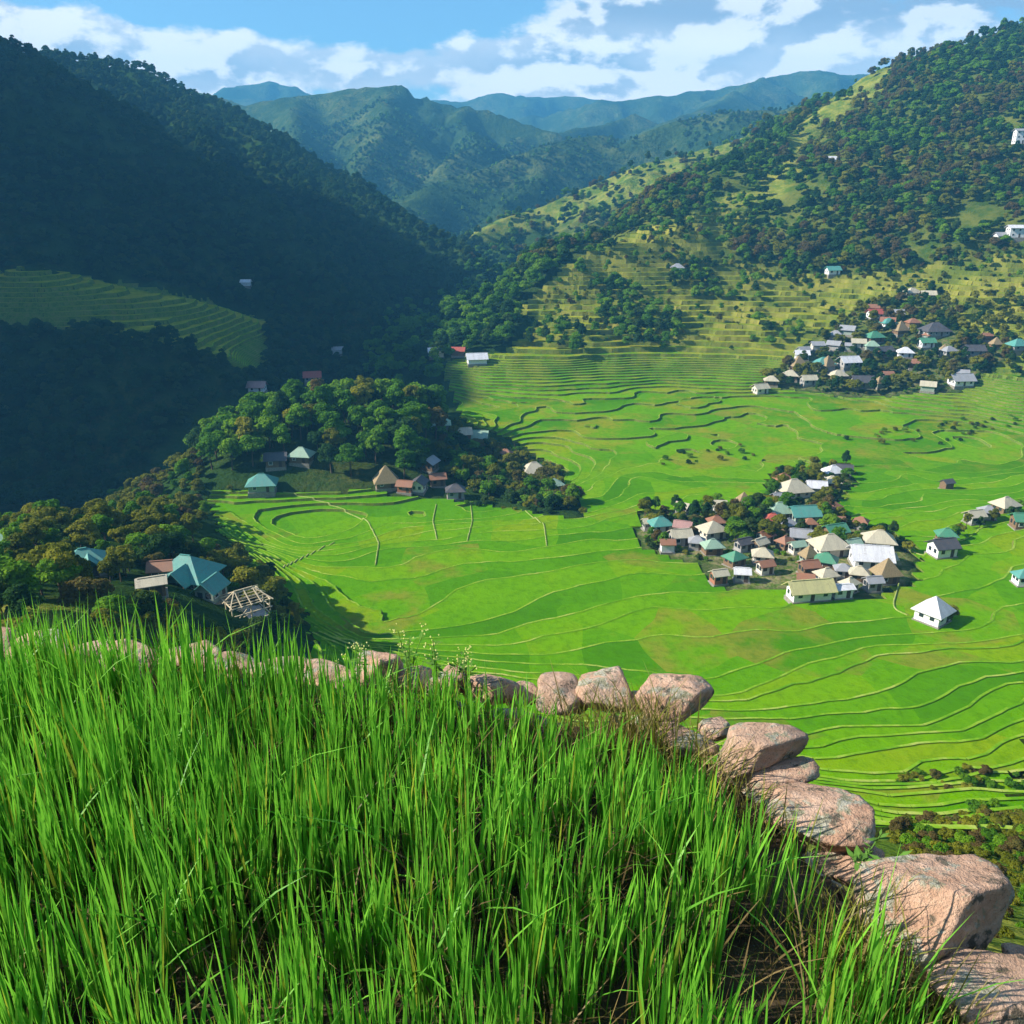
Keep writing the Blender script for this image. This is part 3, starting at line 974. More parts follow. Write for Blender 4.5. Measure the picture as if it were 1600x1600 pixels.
def tree(x, y, z, h, kind, name, label, group, category='tree', bush=False, rg=random):
    o = bpy.data.objects.new(name, None)
    COL.objects.link(o)
    o.empty_display_size = 0.5
    o.location = (x, y, z)
    s = h / (6.2 if bush else 10.0)
    o.scale = (s * rg.uniform(.85, 1.2), s * rg.uniform(.85, 1.2), s)
    o.rotation_euler = (rg.uniform(-.06, .06), rg.uniform(-.06, .06), rg.uniform(0, 6.28))
    o['label'] = label; o['category'] = category; o['group'] = group
    if bush:
        link('foliage', BUSHES[kind], o)
        link('stem', TRUNKS[rg.randrange(4)], o)
    else:
        link('trunk', TRUNKS[rg.randrange(4)], o)
        link('crown', rg.choice(CROWNS[kind]), o)
    return o


def scatter(poly, ymin, ymax, spacing, seed, xr=(-690, 890), allow_terrace=False, clump=0.0, xlim=None):
    """jittered points on the ground inside an outline and a range of distances"""
    rg = np.random.default_rng(seed)
    xs = np.arange(xr[0], xr[1], spacing); ys = np.arange(ymin, ymax, spacing)
    X, Y = np.meshgrid(xs, ys)
    X = X.ravel() + rg.uniform(-.48, .48, X.size) * spacing; Y = Y.ravel() + rg.uniform(-.48, .48, Y.size) * spacing
    Z = gz(X, Y)
    px, py = proj(X, Y, Z)
    ok = in_poly(px, py, poly)
    if not allow_terrace:
        i = np.clip(((X - GX0) / GS + .5).astype(int), 0, len(gx) - 1); j = np.clip(((Y - GY0) / GS + .5).astype(int), 0, len(gy) - 1)
        ok &= ~TM[j, i]
    if clump:
        ok &= (fbm(X / 40, Y / 40, 3, seed) + rg.uniform(-.25, .25, X.size)) > clump
    return np.stack([X[ok], Y[ok], Z[ok]], 1)


TEMPL = {}


def template(me):
    if me.name not in TEMPL:
        TEMPL[me.name] = bpy.data.objects.new('tree_shape', me)
    return TEMPL[me.name]


def forest(name, pts, hs, meshes, label):
    """an uncountable wood: one object that repeats crown shapes over its points"""
    me = bpy.data.meshes.new(name)
    me.vertices.add(len(pts)); me.vertices.foreach_set('co', np.asarray(pts, np.float32).ravel())
    a = me.attributes.new('tree_scale', 'FLOAT', 'POINT')
    a.data.foreach_set('value', np.asarray(hs, np.float32))
    o = link(name, me, kind='stuff', label=label)
    ng = bpy.data.node_groups.new(name, 'GeometryNodeTree')
    ng.interface.new_socket('Geometry', in_out='INPUT', socket_type='NodeSocketGeometry')
    ng.interface.new_socket('Geometry', in_out='OUTPUT', socket_type='NodeSocketGeometry')
    nd = ng.nodes
    gi = nd.new('NodeGroupInput'); go = nd.new('NodeGroupOutput')
    jn = nd.new('GeometryNodeJoinGeometry')
    for m in meshes:
        oi = nd.new('GeometryNodeObjectInfo')
        oi.inputs['Object'].default_value = template(m)
        g2 = nd.new('GeometryNodeGeometryToInstance')
        ng.links.new(oi.outputs['Geometry'], g2.inputs[0]); ng.links.new(g2.outputs[0], jn.inputs[0])
    ip = nd.new('GeometryNodeInstanceOnPoints')
    ip.inputs['Pick Instance'].default_value = True
    ri = nd.new('FunctionNodeRandomValue'); ri.data_type = 'INT'
    ri.inputs[4].default_value = 0; ri.inputs[5].default_value = len(meshes) - 1
    rr = nd.new('FunctionNodeRandomValue'); rr.data_type = 'FLOAT_VECTOR'
    rr.inputs[0].default_value = (-.08, -.08, 0); rr.inputs[1].default_value = (.08, .08, 6.283)
    na = nd.new('GeometryNodeInputNamedAttribute'); na.data_type = 'FLOAT'; na.inputs['Name'].default_value = 'tree_scale'
    ng.links.new(gi.outputs[0], ip.inputs['Points']); ng.links.new(jn.outputs[0], ip.inputs['Instance'])
    ng.links.new(ri.outputs[2], ip.inputs['Instance Index']); ng.links.new(rr.outputs[0], ip.inputs['Rotation'])
    ng.links.new(na.outputs[0], ip.inputs['Scale']); ng.links.new(ip.outputs[0], go.inputs[0])
    md = o.modifiers.new('forest', 'NODES'); md.node_group = ng
    return o

HOUSE_XY = []          # (x, y, radius): trees keep clear of houses


def clear_of_houses(P, margin=0.0):
    if not HOUSE_XY or not len(P):
        return P
    H = np.array(HOUSE_XY)
    d = np.hypot(P[:, None, 0] - H[None, :, 0], P[:, None, 1] - H[None, :, 1])
    # keep the side towards the viewer open as well, so that the roof stays in view
    front = (np.abs(P[:, None, 0] - H[None, :, 0]) < H[None, :, 2] * 0.9) & (P[:, None, 1] < H[None, :, 1]) & (P[:, None, 1] > H[None, :, 1] - H[None, :, 3])
    return P[((d > H[None, :, 2] + margin) & ~front).all(1)]

# ------------------------------------------------------------------ houses
def roof_shape(mb, typ, w, d, z, h, ov, th=0.14):
    """hip, pyramid or gable roof with eaves and thickness; ridge along x"""
    X, Y = w / 2 + ov, d / 2 + ov
    ze = z - ov * h / (d / 2) * 0.6
    if typ == 'gable':
        ex = X
        top = [(-ex, 0, z + h), (ex, 0, z + h)]
    else:
        r = max(0.0, X - Y) if typ == 'hip' else 0.0
        r = r if typ == 'pyramid' else max(r, w * 0.12)
        if typ == 'pyramid':
            r = 0.06
        top = [(-r, 0, z + h), (r, 0, z + h)]
    low = [(-X, -Y, ze), (X, -Y, ze), (X, Y, ze), (-X, Y, ze)]
    V = low + top + [(x, y, q - th) for (x, y, q) in low] + [(x, y, q - th * 1.1) for (x, y, q) in top]
    F = [(0, 1, 5, 4), (1, 2, 5), (2, 3, 4, 5), (3, 0, 4),
         (6, 10, 11, 7), (7, 11, 8), (8, 11, 10, 9), (9, 10, 6), (0, 6, 7, 1), (1, 7, 8, 2), (2, 8, 9, 3), (3, 9, 6, 0)]
    if typ == 'gable':
        F = [(0, 1, 5, 4), (2, 3, 4, 5), (6, 10, 11, 7), (8, 11, 10, 9), (0, 6, 7, 1), (2, 8, 9, 3), (1, 7, 11, 5), (5, 11, 8, 2), (3, 9, 10, 4), (4, 10, 6, 0)]
    mb.add(V, F)


def house(px, py, wpx, typ, roof, wall, rot, label, group, name='house', aspect=0.8, storeys=1, tall=1.0, windows=True, dz=0.0, stilts=False, ymin=14.0, annex=False):
    """px,py: where the middle of the house meets the ground in the photograph; wpx: its width there"""
    x, y, _ = ground_at(px, py, ymin)
    z = float(tz(x, y)) + dz
    dist = y * CP - z * SP
    w = 0.84 * wpx * dist / FPX
    w = max(3.2, w)
    d = w * aspect
    hw = 2.6 * storeys * (1.0 if w > 4.5 else 0.85)
    hr = (0.42 if typ != 'thatch' else 0.85) * min(w, d) * tall * (0.85 if typ == 'gable' else 1.0)
    rtyp = 'pyramid' if typ == 'thatch' else typ
    e = bpy.data.objects.new(name, None)
    COL.objects.link(e)
    e.location = (x, y, z); e.rotation_euler = (0, 0, R(rot))
    e['label'] = label; e['category'] = 'house'; e['group'] = group
    HOUSE_XY.append((x, y, 0.62 * max(w, d) + 1.2, 5.0 if wpx < 40 else 12.0 if y > 170 else 22.0))
    z0 = 0.0
    if stilts:
        mb = MB()
        for sx in (-1, 1):
            for sy in (-1, 1):
                mbp = MB().bar((sx * w * .36, sy * d * .36, -2.5), (sx * w * .36, sy * d * .36, 1.5), 0.28)
                link('post', mbp.mesh('post', 'wall_timber'), e)
        z0 = 1.5
        hw = 1.6
    else:
        link('foundation', MB().box(-w / 2 - .25, w / 2 + .25, -d / 2 - .25, d / 2 + .25, -3.0, 0.25).mesh('foundation', 'stone_base'), e)
        z0 = 0.25
    mb = MB().box(-w / 2, w / 2, -d / 2, d / 2, z0, z0 + hw)
    if typ == 'gable':
        for sx in (-1, 1):
            mb.add([(sx * (w / 2 - .02), -d / 2, z0 + hw), (sx * (w / 2 - .02), d / 2, z0 + hw), (sx * (w / 2 - .02), 0, z0 + hw + hr * 0.93)], [(0, 1, 2)])
    link('wall', mb.mesh('wall', wall), e)
    rb = MB()
    roof_shape(rb, rtyp, w, d, z0 + hw + 0.06, hr, min(0.9, 0.13 * w))
    ro = link('roof', rb.mesh('roof', roof), e)
    if rtyp != 'pyramid' and wpx >= 24:
        r = w / 2 + .1 if typ == 'gable' else max((w - d) / 2, w * .12)
        link('ridge_cap', MB().box(-r, r, -.16, .16, z0 + hw + hr + .02, z0 + hw + hr + .14).mesh('ridge_cap', roof), ro)
    if annex:
        ab = MB()
        roof_shape(ab, 'gable', d * .55, w * .5, z0 + hw - .2, hr * .8, .35)
        a = link('porch_roof', ab.mesh('porch_roof', roof), e)
        a.location = (w * .12, -d * .55, 0); a.rotation_euler = (0, 0, R(90))
        for sx in (-1, 1):
            link('porch_post', MB().bar((w * .12 + sx * w * .2, -d * .78, -2), (w * .12 + sx * w * .2, -d * .78, z0 + hw - .3), .18).mesh('porch_post', 'wall_timber'), e)
    if windows and not stilts:
        for s in range(storeys):
            zc = z0 + 1.45 + s * 2.6
            n = max(2, int(w / 2.6))
            for k in range(n):
                xx = -w / 2 + w * (k + .5) / n
                if s == 0 and k == n // 2:
                    link('door', MB().box(xx - .45, xx + .45, -d / 2 - .05, -d / 2 + .03, z0, z0 + 2.05).mesh('door', 'door_paint'), e)
                    continue
                wo = link('window', MB().box(xx - .5, xx + .5, -d / 2 - .04, -d / 2 + .03, zc - .5, zc + .5).mesh('window', 'window_glass'), e)
                if wpx >= 34:
                    link('window_frame', MB().box(xx - .6, xx + .6, -d / 2 - .08, -d / 2 + .02, zc - .62, zc - .5).box(xx - .6, xx + .6, -d / 2 - .08, -d / 2 + .02, zc + .5, zc + .6)
                         .box(xx - .6, xx - .5, -d / 2 - .08, -d / 2 + .02, zc - .5, zc + .5).box(xx + .5, xx + .6, -d / 2 - .08, -d / 2 + .02, zc - .5, zc + .5).mesh('window_frame', 'wall_white'), wo)
            for sy in (-1, 1):
                for sx in (-1, 1):
                    yy = sy * d * .22
                    link('window', MB().box(sx * w / 2 - .04, sx * w / 2 + .04, yy - .45, yy + .45, zc - .5, zc + .5).mesh('window', 'window_glass'), e)
    return e


def build_houses():
    G1 = 'houses of the village in the bowl'
    V = [  # px, py (foot), width px, type, roof, wall, rotation, label
        (1031, 832, 34, 'hip', 'roof_teal', 'wall_plaster', 12, 'teal hip-roofed house at the left tip of the village in the bowl'),
        (1066, 834, 28, 'gable', 'roof_pink', 'wall_timber', -20, 'dusty pink gabled house just right of the teal roof in the village'),
        (1112, 840, 40, 'pyramid', 'roof_cream', 'wall_plaster', 20, 'cream pyramid-roofed house on the upper left edge of the village'),
        (1062, 850, 34, 'gable', 'roof_cream', 'wall_concrete', 10, 'beige gabled house below the dusty pink roof'),
        (1042, 862, 22, 'gable', 'roof_rust', 'wall_white', 0, 'small rust-red shed with white walls, lowest at the village left tip'),
        (1088, 858, 26, 'hip', 'roof_grey', 'wall_concrete', -10, 'small grey hipped house between beige and pale green roofs'),
        (1112, 866, 32, 'hip', 'roof_pale_green', 'wall_timber', 8, 'pale green hip-roofed house low on the village left side'),
        (1147, 884, 32, 'pyramid', 'roof_green', 'wall_timber', 30, 'dark green pyramid-roofed house above the red-walled hut'),
        (1122, 912, 26, 'gable', 'roof_cream', 'wall_brick', 15, 'small cream-roofed hut with red brick walls at the lower left village corner'),
        (1158, 910, 26, 'gable', 'roof_white', 'wall_concrete', -8, 'low white-roofed shed right of the red brick hut'),
        (1190, 880, 32, 'hip', 'roof_cream', 'wall_plaster', -12, 'cream hip-roofed house in the middle of the village trees'),
        (1160, 862, 26, 'gable', 'roof_dark', 'wall_concrete', 25, 'black-roofed house among the trees on the village left half'),
        (1206, 824, 30, 'hip', 'roof_red', 'wall_concrete', -5, 'small red-roofed house near the top of the village'),
        (1216, 810, 40, 'hip', 'roof_pale_green', 'wall_plaster', 8, 'pale green hip-roofed house above the small red roof'),
        (1254, 815, 44, 'gable', 'roof_teal', 'wall_grey_green', 6, 'wide teal gabled house at the top of the main village'),
        (1238, 776, 50, 'hip', 'roof_cream', 'wall_plaster', 14, 'large cream hip-roofed house in the upper cluster of the village'),
        (1274, 772, 30, 'gable', 'roof_white', 'wall_concrete', -10, 'off-white gabled house beside the large cream hipped one'),
        (1300, 748, 30, 'hip', 'roof_white', 'wall_concrete', 12, 'white hip-roofed house at the top end of the upper cluster'),
        (1318, 742, 24, 'gable', 'roof_dark', 'wall_concrete', -15, 'dark grey gabled house, topmost right of the upper cluster'),
        (1298, 762, 26, 'hip', 'roof_cream', 'wall_timber', -4, 'small beige house between white roofs of the upper cluster'),
        (1218, 788, 26, 'gable', 'roof_grey', 'wall_timber', 12, 'small grey-roofed house between upper cluster and main village'),
        (1302, 843, 36, 'gable', 'roof_green', 'wall_timber', 18, 'green gabled house on the upper right of the village'),
        (1250, 850, 34, 'gable', 'roof_grey', 'wall_white', -14, 'blue-grey gabled house with white walls in the village centre'),
        (1294, 866, 54, 'hip', 'roof_cream', 'wall_plaster', 10, 'large cream hip-roofed house in the right half of the village'),
        (1371, 858, 46, 'hip', 'roof_cream', 'wall_plaster', -12, 'long cream hipped house at the right edge of the village'),
        (1357, 884, 62, 'gable', 'roof_white', 'wall_white', -8, 'bright white gabled house with the broadest roof in the village'),
        (1289, 888, 34, 'hip', 'roof_green', 'wall_timber', -25, 'green hip-roofed house below the large cream roof'),
        (1262, 898, 30, 'gable', 'roof_rust', 'wall_timber', 12, 'rust brown gabled house above the yellow hall'),
        (1289, 912, 32, 'hip', 'roof_cream', 'wall_concrete', 16, 'beige hipped house right above the yellow hall'),
        (1382, 910, 38, 'thatch', 'thatch', 'wall_timber', 10, 'steep thatched hut at the lower right corner of the village'),
        (1340, 908, 30, 'hip', 'roof_cream', 'wall_timber', -15, 'beige hipped house left of the steep thatched hut'),
        (1362, 924, 26, 'gable', 'roof_grey', 'wall_concrete', 8, 'grey-roofed shed at the village foot below the thatched hut'),
        (1225, 858, 26, 'hip', 'roof_rust', 'wall_timber', 35, 'brown hipped house in the middle of the village trees'),
        (1330, 862, 26, 'gable', 'roof_pale_green', 'wall_plaster', 20, 'pale green gabled house beside the broad white roof'),
    ]
    for v in V:
        house(*v, G1, aspect=0.78, windows=v[2] >= 24)
    rg = random.Random(5)
    words = {'roof_grey': 'weathered grey', 'roof_cream': 'faded cream', 'roof_rust': 'rusty brown', 'roof_pale_green': 'faded green', 'thatch': 'thatched'}
    spots = []
    for pi, (poly, lo, n, grp, where) in enumerate(((V_POLYS[0], 18, 20, G1, 'among the village houses in the bowl'), (V_POLYS[1], 14, 20, 'houses of the village on the opposite slope', 'among the houses of the slope village'))):
        xs_ = [q[0] for q in poly]; ys_ = [q[1] for q in poly]
        made = tries = 0
        while made < n and tries < 900:
            tries += 1
            px, py = rg.uniform(min(xs_), max(xs_)), rg.uniform(min(ys_), max(ys_))
            if not in_poly(np.array([px]), np.array([py]), poly)[0]:
                continue
            others = [(v[0], v[1]) for v in V] + spots
            if any(abs(px - a) < 17 and abs(py - b) < 12 for a, b in others):
                continue
            spots.append((px, py))
            roof = rg.choice(list(words))
            house(px, py, rg.uniform(lo, lo + 9), 'thatch' if roof == 'thatch' else rg.choice(['gable', 'hip', 'gable']), roof, rg.choice(['wall_timber', 'wall_concrete', 'wall_plaster', 'wall_grey_green']), rg.uniform(-35, 35),
                  f'small {words[roof]} hut ' + where + (', left half' if px < sum(xs_) / len(xs_) else ', right half'), grp, name='hut', windows=pi == 0)
            made += 1
    # single buildings on the bowl floor
    e = house(1262, 940, 74, 'gable', 'roof_yellow', 'wall_white', 9, 'long pale yellow hall with white walls at the village foot', 'single buildings on the bowl floor', name='hall', aspect=0.42, tall=1.25)
    house(1313, 936, 34, 'gable', 'roof_white', 'wall_white', 9, 'low white annex joined to the right end of the yellow hall', 'single buildings on the bowl floor', aspect=0.6, tall=0.6)
    house(1455, 972, 46, 'pyramid', 'roof_white', 'wall_white', 38, 'white pyramid-roofed house alone in the paddies below the village', 'single buildings on the bowl floor', aspect=1.0, tall=1.25)
    house(1470, 868, 40, 'gable', 'roof_dark', 'wall_white', 12, 'white-walled house with dark roof on the ridge right of the village', 'houses on the small ridge right of the village')
    house(1476, 850, 30, 'hip', 'roof_green', 'wall_timber', -10, 'green-roofed hut right behind the white-walled dark-roofed house', 'houses on the small ridge right of the village')
    house(1520, 818, 28, 'gable', 'roof_cream', 'wall_concrete', 15, 'cream gabled house midway along the small ridge', 'houses on the small ridge right of the village')
    house(1541, 811, 26, 'hip', 'roof_grey', 'wall_plaster', -8, 'grey hipped house next above the cream gable on the small ridge', 'houses on the small ridge right of the village')
    house(1568, 800, 36, 'hip', 'roof_cream', 'wall_timber', 20, 'cream hip-roofed house at the top of the small ridge', 'houses on the small ridge right of the village')
    house(1596, 824, 34, 'gable', 'roof_green', 'wall_timber', -5, 'dark green gabled house cut by the right frame edge on the small ridge', 'houses on the small ridge right of the village')
    house(1597, 914, 30, 'hip', 'roof_teal', 'wall_white', 0, 'teal-roofed house in the paddies at the right frame edge', 'single buildings on the bowl floor')
    house(1478, 764, 18, 'gable', 'roof_dark', 'wall_timber', 20, 'tiny dark field hut alone in the yellow-green paddies', 'single buildings on the bowl floor', name='field_hut', windows=False)
    # village on the slope opposite
    G2 = 'houses of the village on the opposite slope'
    W = [
        (1367, 498, 26, 'gable', 'roof_red', 'wall_white', 5, 'red-roofed house, the only red one on the opposite slope'),
        (1387, 512, 22, 'hip', 'roof_teal', 'wall_white', 10, 'small teal-roofed house right below the red roof on the slope'),
        (1399, 498, 22, 'gable', 'roof_grey', 'wall_concrete', -12, 'grey gabled house right of the red roof on the slope'),
        (1459, 524, 42, 'hip', 'roof_dark', 'wall_concrete', 6, 'large dark-roofed building at the right of the slope village'),
        (1424, 462, 24, 'hip', 'roof_cream', 'wall_plaster', 15, 'beige house at the top of the slope village'),
        (1449, 468, 22, 'gable', 'roof_cream', 'wall_timber', -10, 'beige gabled house right of the topmost beige one'),
        (1365, 534, 28, 'hip', 'roof_green', 'wall_timber', 12, 'green hip-roofed house below the red roof on the slope'),
        (1252, 562, 22, 'gable', 'roof_white', 'wall_white', -6, 'white gabled house at the left end of the slope village'),
        (1286, 576, 30, 'hip', 'roof_teal', 'wall_white', 8, 'teal hip-roofed house in the lower left of the slope village'),
        (1325, 574, 32, 'gable', 'roof_white', 'wall_concrete', 12, 'white gabled house in the middle of the lower slope village'),
        (1413, 558, 24, 'hip', 'roof_white', 'wall_white', -10, 'white hip-roofed house in the right half of the slope village'),
        (1446, 544, 24, 'gable', 'roof_green', 'wall_white', 4, 'green gabled house below the large dark-roofed building'),
        (1381, 556, 24, 'gable', 'roof_dark', 'wall_timber', 15, 'dark gabled house in the middle of the slope village'),
        (1346, 604, 34, 'gable', 'roof_dark', 'wall_concrete', -5, 'long dark-roofed house on the bottom edge of the slope village'),
        (1308, 594, 26, 'hip', 'roof_cream', 'wall_timber', 10, 'cream hipped house above the bottom edge of the slope village'),
        (1246, 578, 24, 'thatch', 'thatch', 'wall_timber', 10, 'thatched hut left of the teal hip roof on the slope'),
        (1234, 594, 24, 'hip', 'roof_cream', 'wall_timber', -15, 'cream roof at the lower left of the slope village'),
        (1262, 602, 24, 'gable', 'roof_cream', 'wall_concrete', 8, 'beige gabled house at the lower left foot of the slope village'),
        (1187, 614, 24, 'gable', 'roof_cream', 'wall_plaster', 20, 'pale house, leftmost outlier of the slope village'),
        (1204, 604, 22, 'hip', 'roof_cream', 'wall_timber', -10, 'pale hipped house beside the leftmost outlier of the slope village'),
        (1520, 556, 30, 'gable', 'roof_dark', 'wall_concrete', 0, 'dark-roofed house at the right end of the slope village'),
        (1500, 602, 36, 'gable', 'roof_grey', 'wall_white', 4, 'long pale grey house low at the right end of the slope village'),
        (1588, 550, 30, 'hip', 'roof_teal', 'wall_concrete', 10, 'blue-green roofed house at the right frame edge above the paddies'),
        (1481, 556, 22, 'hip', 'roof_grey', 'wall_concrete', 15, 'small grey hipped house left of the dark roof at the right end'),
        (1276, 548, 20, 'gable', 'roof_grey', 'wall_plaster', 0, 'small grey gabled house above the teal hip roof on the slope'),
        (1340, 544, 22, 'gable', 'roof_cream', 'wall_plaster', -12, 'small cream gabled house left of the green hip roof on the slope'),
        (1425, 512, 20, 'hip', 'roof_rust', 'wall_timber', 6, 'small rust-brown house left of the large dark-roofed building'),
        (1300, 430, 22, 'gable', 'roof_teal', 'wall_white', 8, 'lone pale teal-roofed house high among the golden terraces'),
        (1058, 426, 20, 'hip', 'roof_grey', 'wall_white', 0, 'lone grey-roofed house in the upper left terraces'),
        (888, 380, 18, 'gable', 'roof_white', 'wall_white', 10, 'lone white house on the skyline of the forest spur'),
        (1296, 256, 20, 'gable', 'roof_white', 'wall_white', 5, 'lone white house high in the forest of the right mountain'),
    ]
    for v in W:
        house(*v, G2, aspect=0.75, windows=v[2] >= 22)
    house(1588, 372, 34, 'gable', 'roof_white', 'wall_white', -6, 'white two-storey building below the forest at the right edge', 'white buildings high at the right edge', storeys=2, aspect=0.6, tall=.6)
    house(1562, 378, 20, 'gable', 'roof_grey', 'wall_white', 6, 'small grey-roofed house left of the white two-storey building', 'white buildings high at the right edge')
    house(1594, 226, 26, 'gable', 'roof_grey', 'wall_white', -4, 'white three-storey building high on the right mountain', 'white buildings high at the right edge', storeys=3, aspect=0.6, tall=.6)
    # knoll
    G3 = 'houses at the foot of the wooded knoll'
    K = [
        (411, 768, 46, 'hip', 'roof_teal', 'wall_grey_green', 8, 'teal hip-roofed house alone on the lawn left of the knoll'),
        (472, 724, 36, 'hip', 'roof_pale_green', 'wall_timber', -8, 'pale green hip-roofed house half in the knoll wood'),
        (432, 728, 34, 'gable', 'roof_dark', 'wall_timber', 10, 'dark timber house left of the pale green roof on the knoll'),
        (604, 762, 38, 'thatch', 'thatch', 'wall_timber', 14, 'steep thatched hut at the foot of the knoll'),
        (634, 768, 26, 'gable', 'roof_rust', 'wall_brick', -12, 'small rust-red house between the thatched hut and dark gable'),
        (655, 768, 30, 'gable', 'roof_dark', 'wall_plaster', 80, 'dark gabled house with cream gable end at the knoll foot'),
        (712, 778, 30, 'hip', 'roof_dark', 'wall_concrete', 6, 'dark hipped house right of the gabled ones at the knoll foot'),
        (684, 760, 26, 'gable', 'roof_rust', 'wall_timber', 14, 'brown gabled house behind the dark hipped house at the knoll foot'),
        (672, 735, 28, 'gable', 'roof_grey', 'wall_timber', 70, 'grey steep-gabled house in the trees behind the knoll-foot row'),
        (686, 672, 36, 'hip', 'roof_pale_green', 'wall_concrete', 6, 'pale green hipped house on the right shoulder of the knoll'),
        (722, 688, 30, 'gable', 'roof_cream', 'wall_timber', 12, 'cream gabled house below the pale green one on the knoll shoulder'),
        (746, 692, 34, 'gable', 'roof_pale_green', 'wall_timber', -6, 'pale green gabled house at the right edge of the knoll shoulder'),
        (834, 746, 42, 'hip', 'roof_cream', 'wall_timber', 14, 'broad brown-cream hipped house at the right end of the knoll'),
        (866, 768, 28, 'pyramid', 'roof_pale_green', 'wall_plaster', 20, 'small pale green pyramid roof, last house right of the knoll'),
        (790, 722, 28, 'hip', 'roof_rust', 'wall_timber', -12, 'brown hipped house in the trees right of the knoll'),
    ]
    for v in K:
        house(*v, G3, aspect=0.78)
    Fh = [
        (682, 558, 26, 'gable', 'roof_white', 'wall_white', 8, 'white-roofed house in the shade on the forest spur'),
        (716, 556, 22, 'gable', 'roof_red', 'wall_timber', -5, 'dark red-roofed house between the two white ones on the spur'),
        (745, 568, 34, 'gable', 'roof_white', 'wall_white', 10, 'long white-roofed shed right of the red one on the spur'),
        (385, 448, 16, 'gable', 'roof_white', 'wall_white', 0, 'lone white hut on the shaded mountain across the gorge'),
        (528, 553, 18, 'gable', 'roof_grey', 'wall_white', 10, 'lone pale hut deep in the shaded gorge'),
    ]
    for v in Fh:
        house(*v, 'lone houses near the gorge', aspect=0.7, windows=False)
    house(490, 612, 28, 'gable', 'roof_red', 'wall_concrete', 12, 'red-roofed house on the back of the knoll above the trees', 'houses on the back of the knoll', dz=6, aspect=.8)
    house(404, 624, 28, 'gable', 'roof_pink', 'wall_white', 0, 'pinkish house on the back of the knoll left of the red roof', 'houses on the back of the knoll', dz=4, aspect=.8)
    # hamlet, lower left
    G4 = 'houses of the hamlet below the rice field'
    house(4, 868, 50, 'hip', 'roof_green', 'wall_timber', 10, 'green hip-roofed house cut by the left frame edge', G4)
    house(136, 898, 62, 'hip', 'roof_teal', 'wall_concrete', 28, 'teal cross-gabled house in the trees left of the red-walled one', G4, annex=True)
    house(256, 906, 40, 'gable', 'roof_rust', 'wall_brick', 12, 'red-brown gabled house behind the large green hipped roof', G4)
    house(296, 914, 88, 'hip', 'roof_teal', 'wall_timber', -14, 'large teal-green hip-roofed house in the middle of the hamlet', G4, annex=True)
    house(240, 930, 44, 'gable', 'roof_cream', 'wall_timber', 22, 'low cream shed in front of the red-brown house', G4, tall=.6)
    house(332, 938, 46, 'gable', 'roof_teal', 'wall_grey_green', 76, 'steep teal gabled house next to the timber skeleton', G4, storeys=1, tall=1.3)


build_houses()


def timber_frame():
    """a house being built: bare posts, beams and rafters"""
    x, y, z = ground_at(385, 962)
    e = bpy.data.objects.new('timber_frame', None)
    COL.objects.link(e)
    e.location = (x, y, z); e.rotation_euler = (0, 0, R(38))
    e['label'] = 'pale timber skeleton of an unfinished house beside the teal gabled one'
    e['category'] = 'house frame'
    w, d, h = 6.4, 5.6, 3.1
    def piece(n, a, b, t=.17):
        a = Vector(a); b = Vector(b)
        link(n, MB().bar(a, b, t).mesh(n, 'new_timber'), e)
    for sx in (-1, 0, 1):
        for sy in (-1, 0, 1):
            if sx or sy:
                piece('post', (sx * w / 2, sy * d / 2, -2.5), (sx * w / 2, sy * d / 2, h + .1 * abs(sx)))
    for zz in (0.25, 1.7, h):
        for s in (-1, 1):
            piece('beam', (-w / 2 - .4, s * d / 2 + .02, zz), (w / 2 + .4, s * d / 2 + .02, zz), .15)
            piece('beam', (s * w / 2 + .02, -d / 2 - .4, zz + .12), (s * w / 2 + .02, d / 2 + .4, zz + .12), .15)
    for k in range(5):
        yy = -d / 2 + d * (k + .5) / 5
        piece('joist', (-w / 2, yy, h + .2), (w / 2, yy, h + .2), .12)
    piece('ridge_beam', (-w * .25, 0, h + 1.75), (w * .25, 0, h + 1.75), .17)
    for sx in (-1, 1):
        for sy in (-1, 1):
            piece('rafter', (sx * w * .25, 0, h + 1.72), (sx * (w / 2 + .5), sy * (d / 2 + .5), h + .1), .14)
        piece('rafter', (sx * w * .25, 0, h + 1.7), (sx * (w / 2 + .5), 0, h + .15), .14)
    for sy in (-1, 1):
        for k in (-1, 0, 1):
            piece('rafter', (k * w * .24, 0, h + 1.7), (k * w * .26, sy * (d / 2 + .5), h + .12), .14)
        piece('brace', (-w / 2, sy * d / 2, .3), (0, sy * d / 2, h), .1)
    link('floor_slab', MB().box(-w / 2 + .1, w / 2 - .1, -d / 2 + .1, d / 2 - .1, -2.6, .12).mesh('floor_slab', 'wall_concrete'), e)
    rg = random.Random(3)
    for k in range(9):   # boards lying on the slab
        a = (rg.uniform(-2, 1), rg.uniform(-2, 2), .2 + .07 * k)
        an = rg.uniform(-.5, .5)
        piece('loose_board', a, (a[0] + 2 * math.cos(an), a[1] + 2 * math.sin(an), a[2]), .13)
    HOUSE_XY.append((x, y, 5.2, 18.0))


timber_frame()

# ------------------------------------------------------------------ trees one can tell apart
HUE = {'green': 'bright green', 'olive': 'olive-yellow', 'dark': 'dark green', 'russet': 'brownish'}


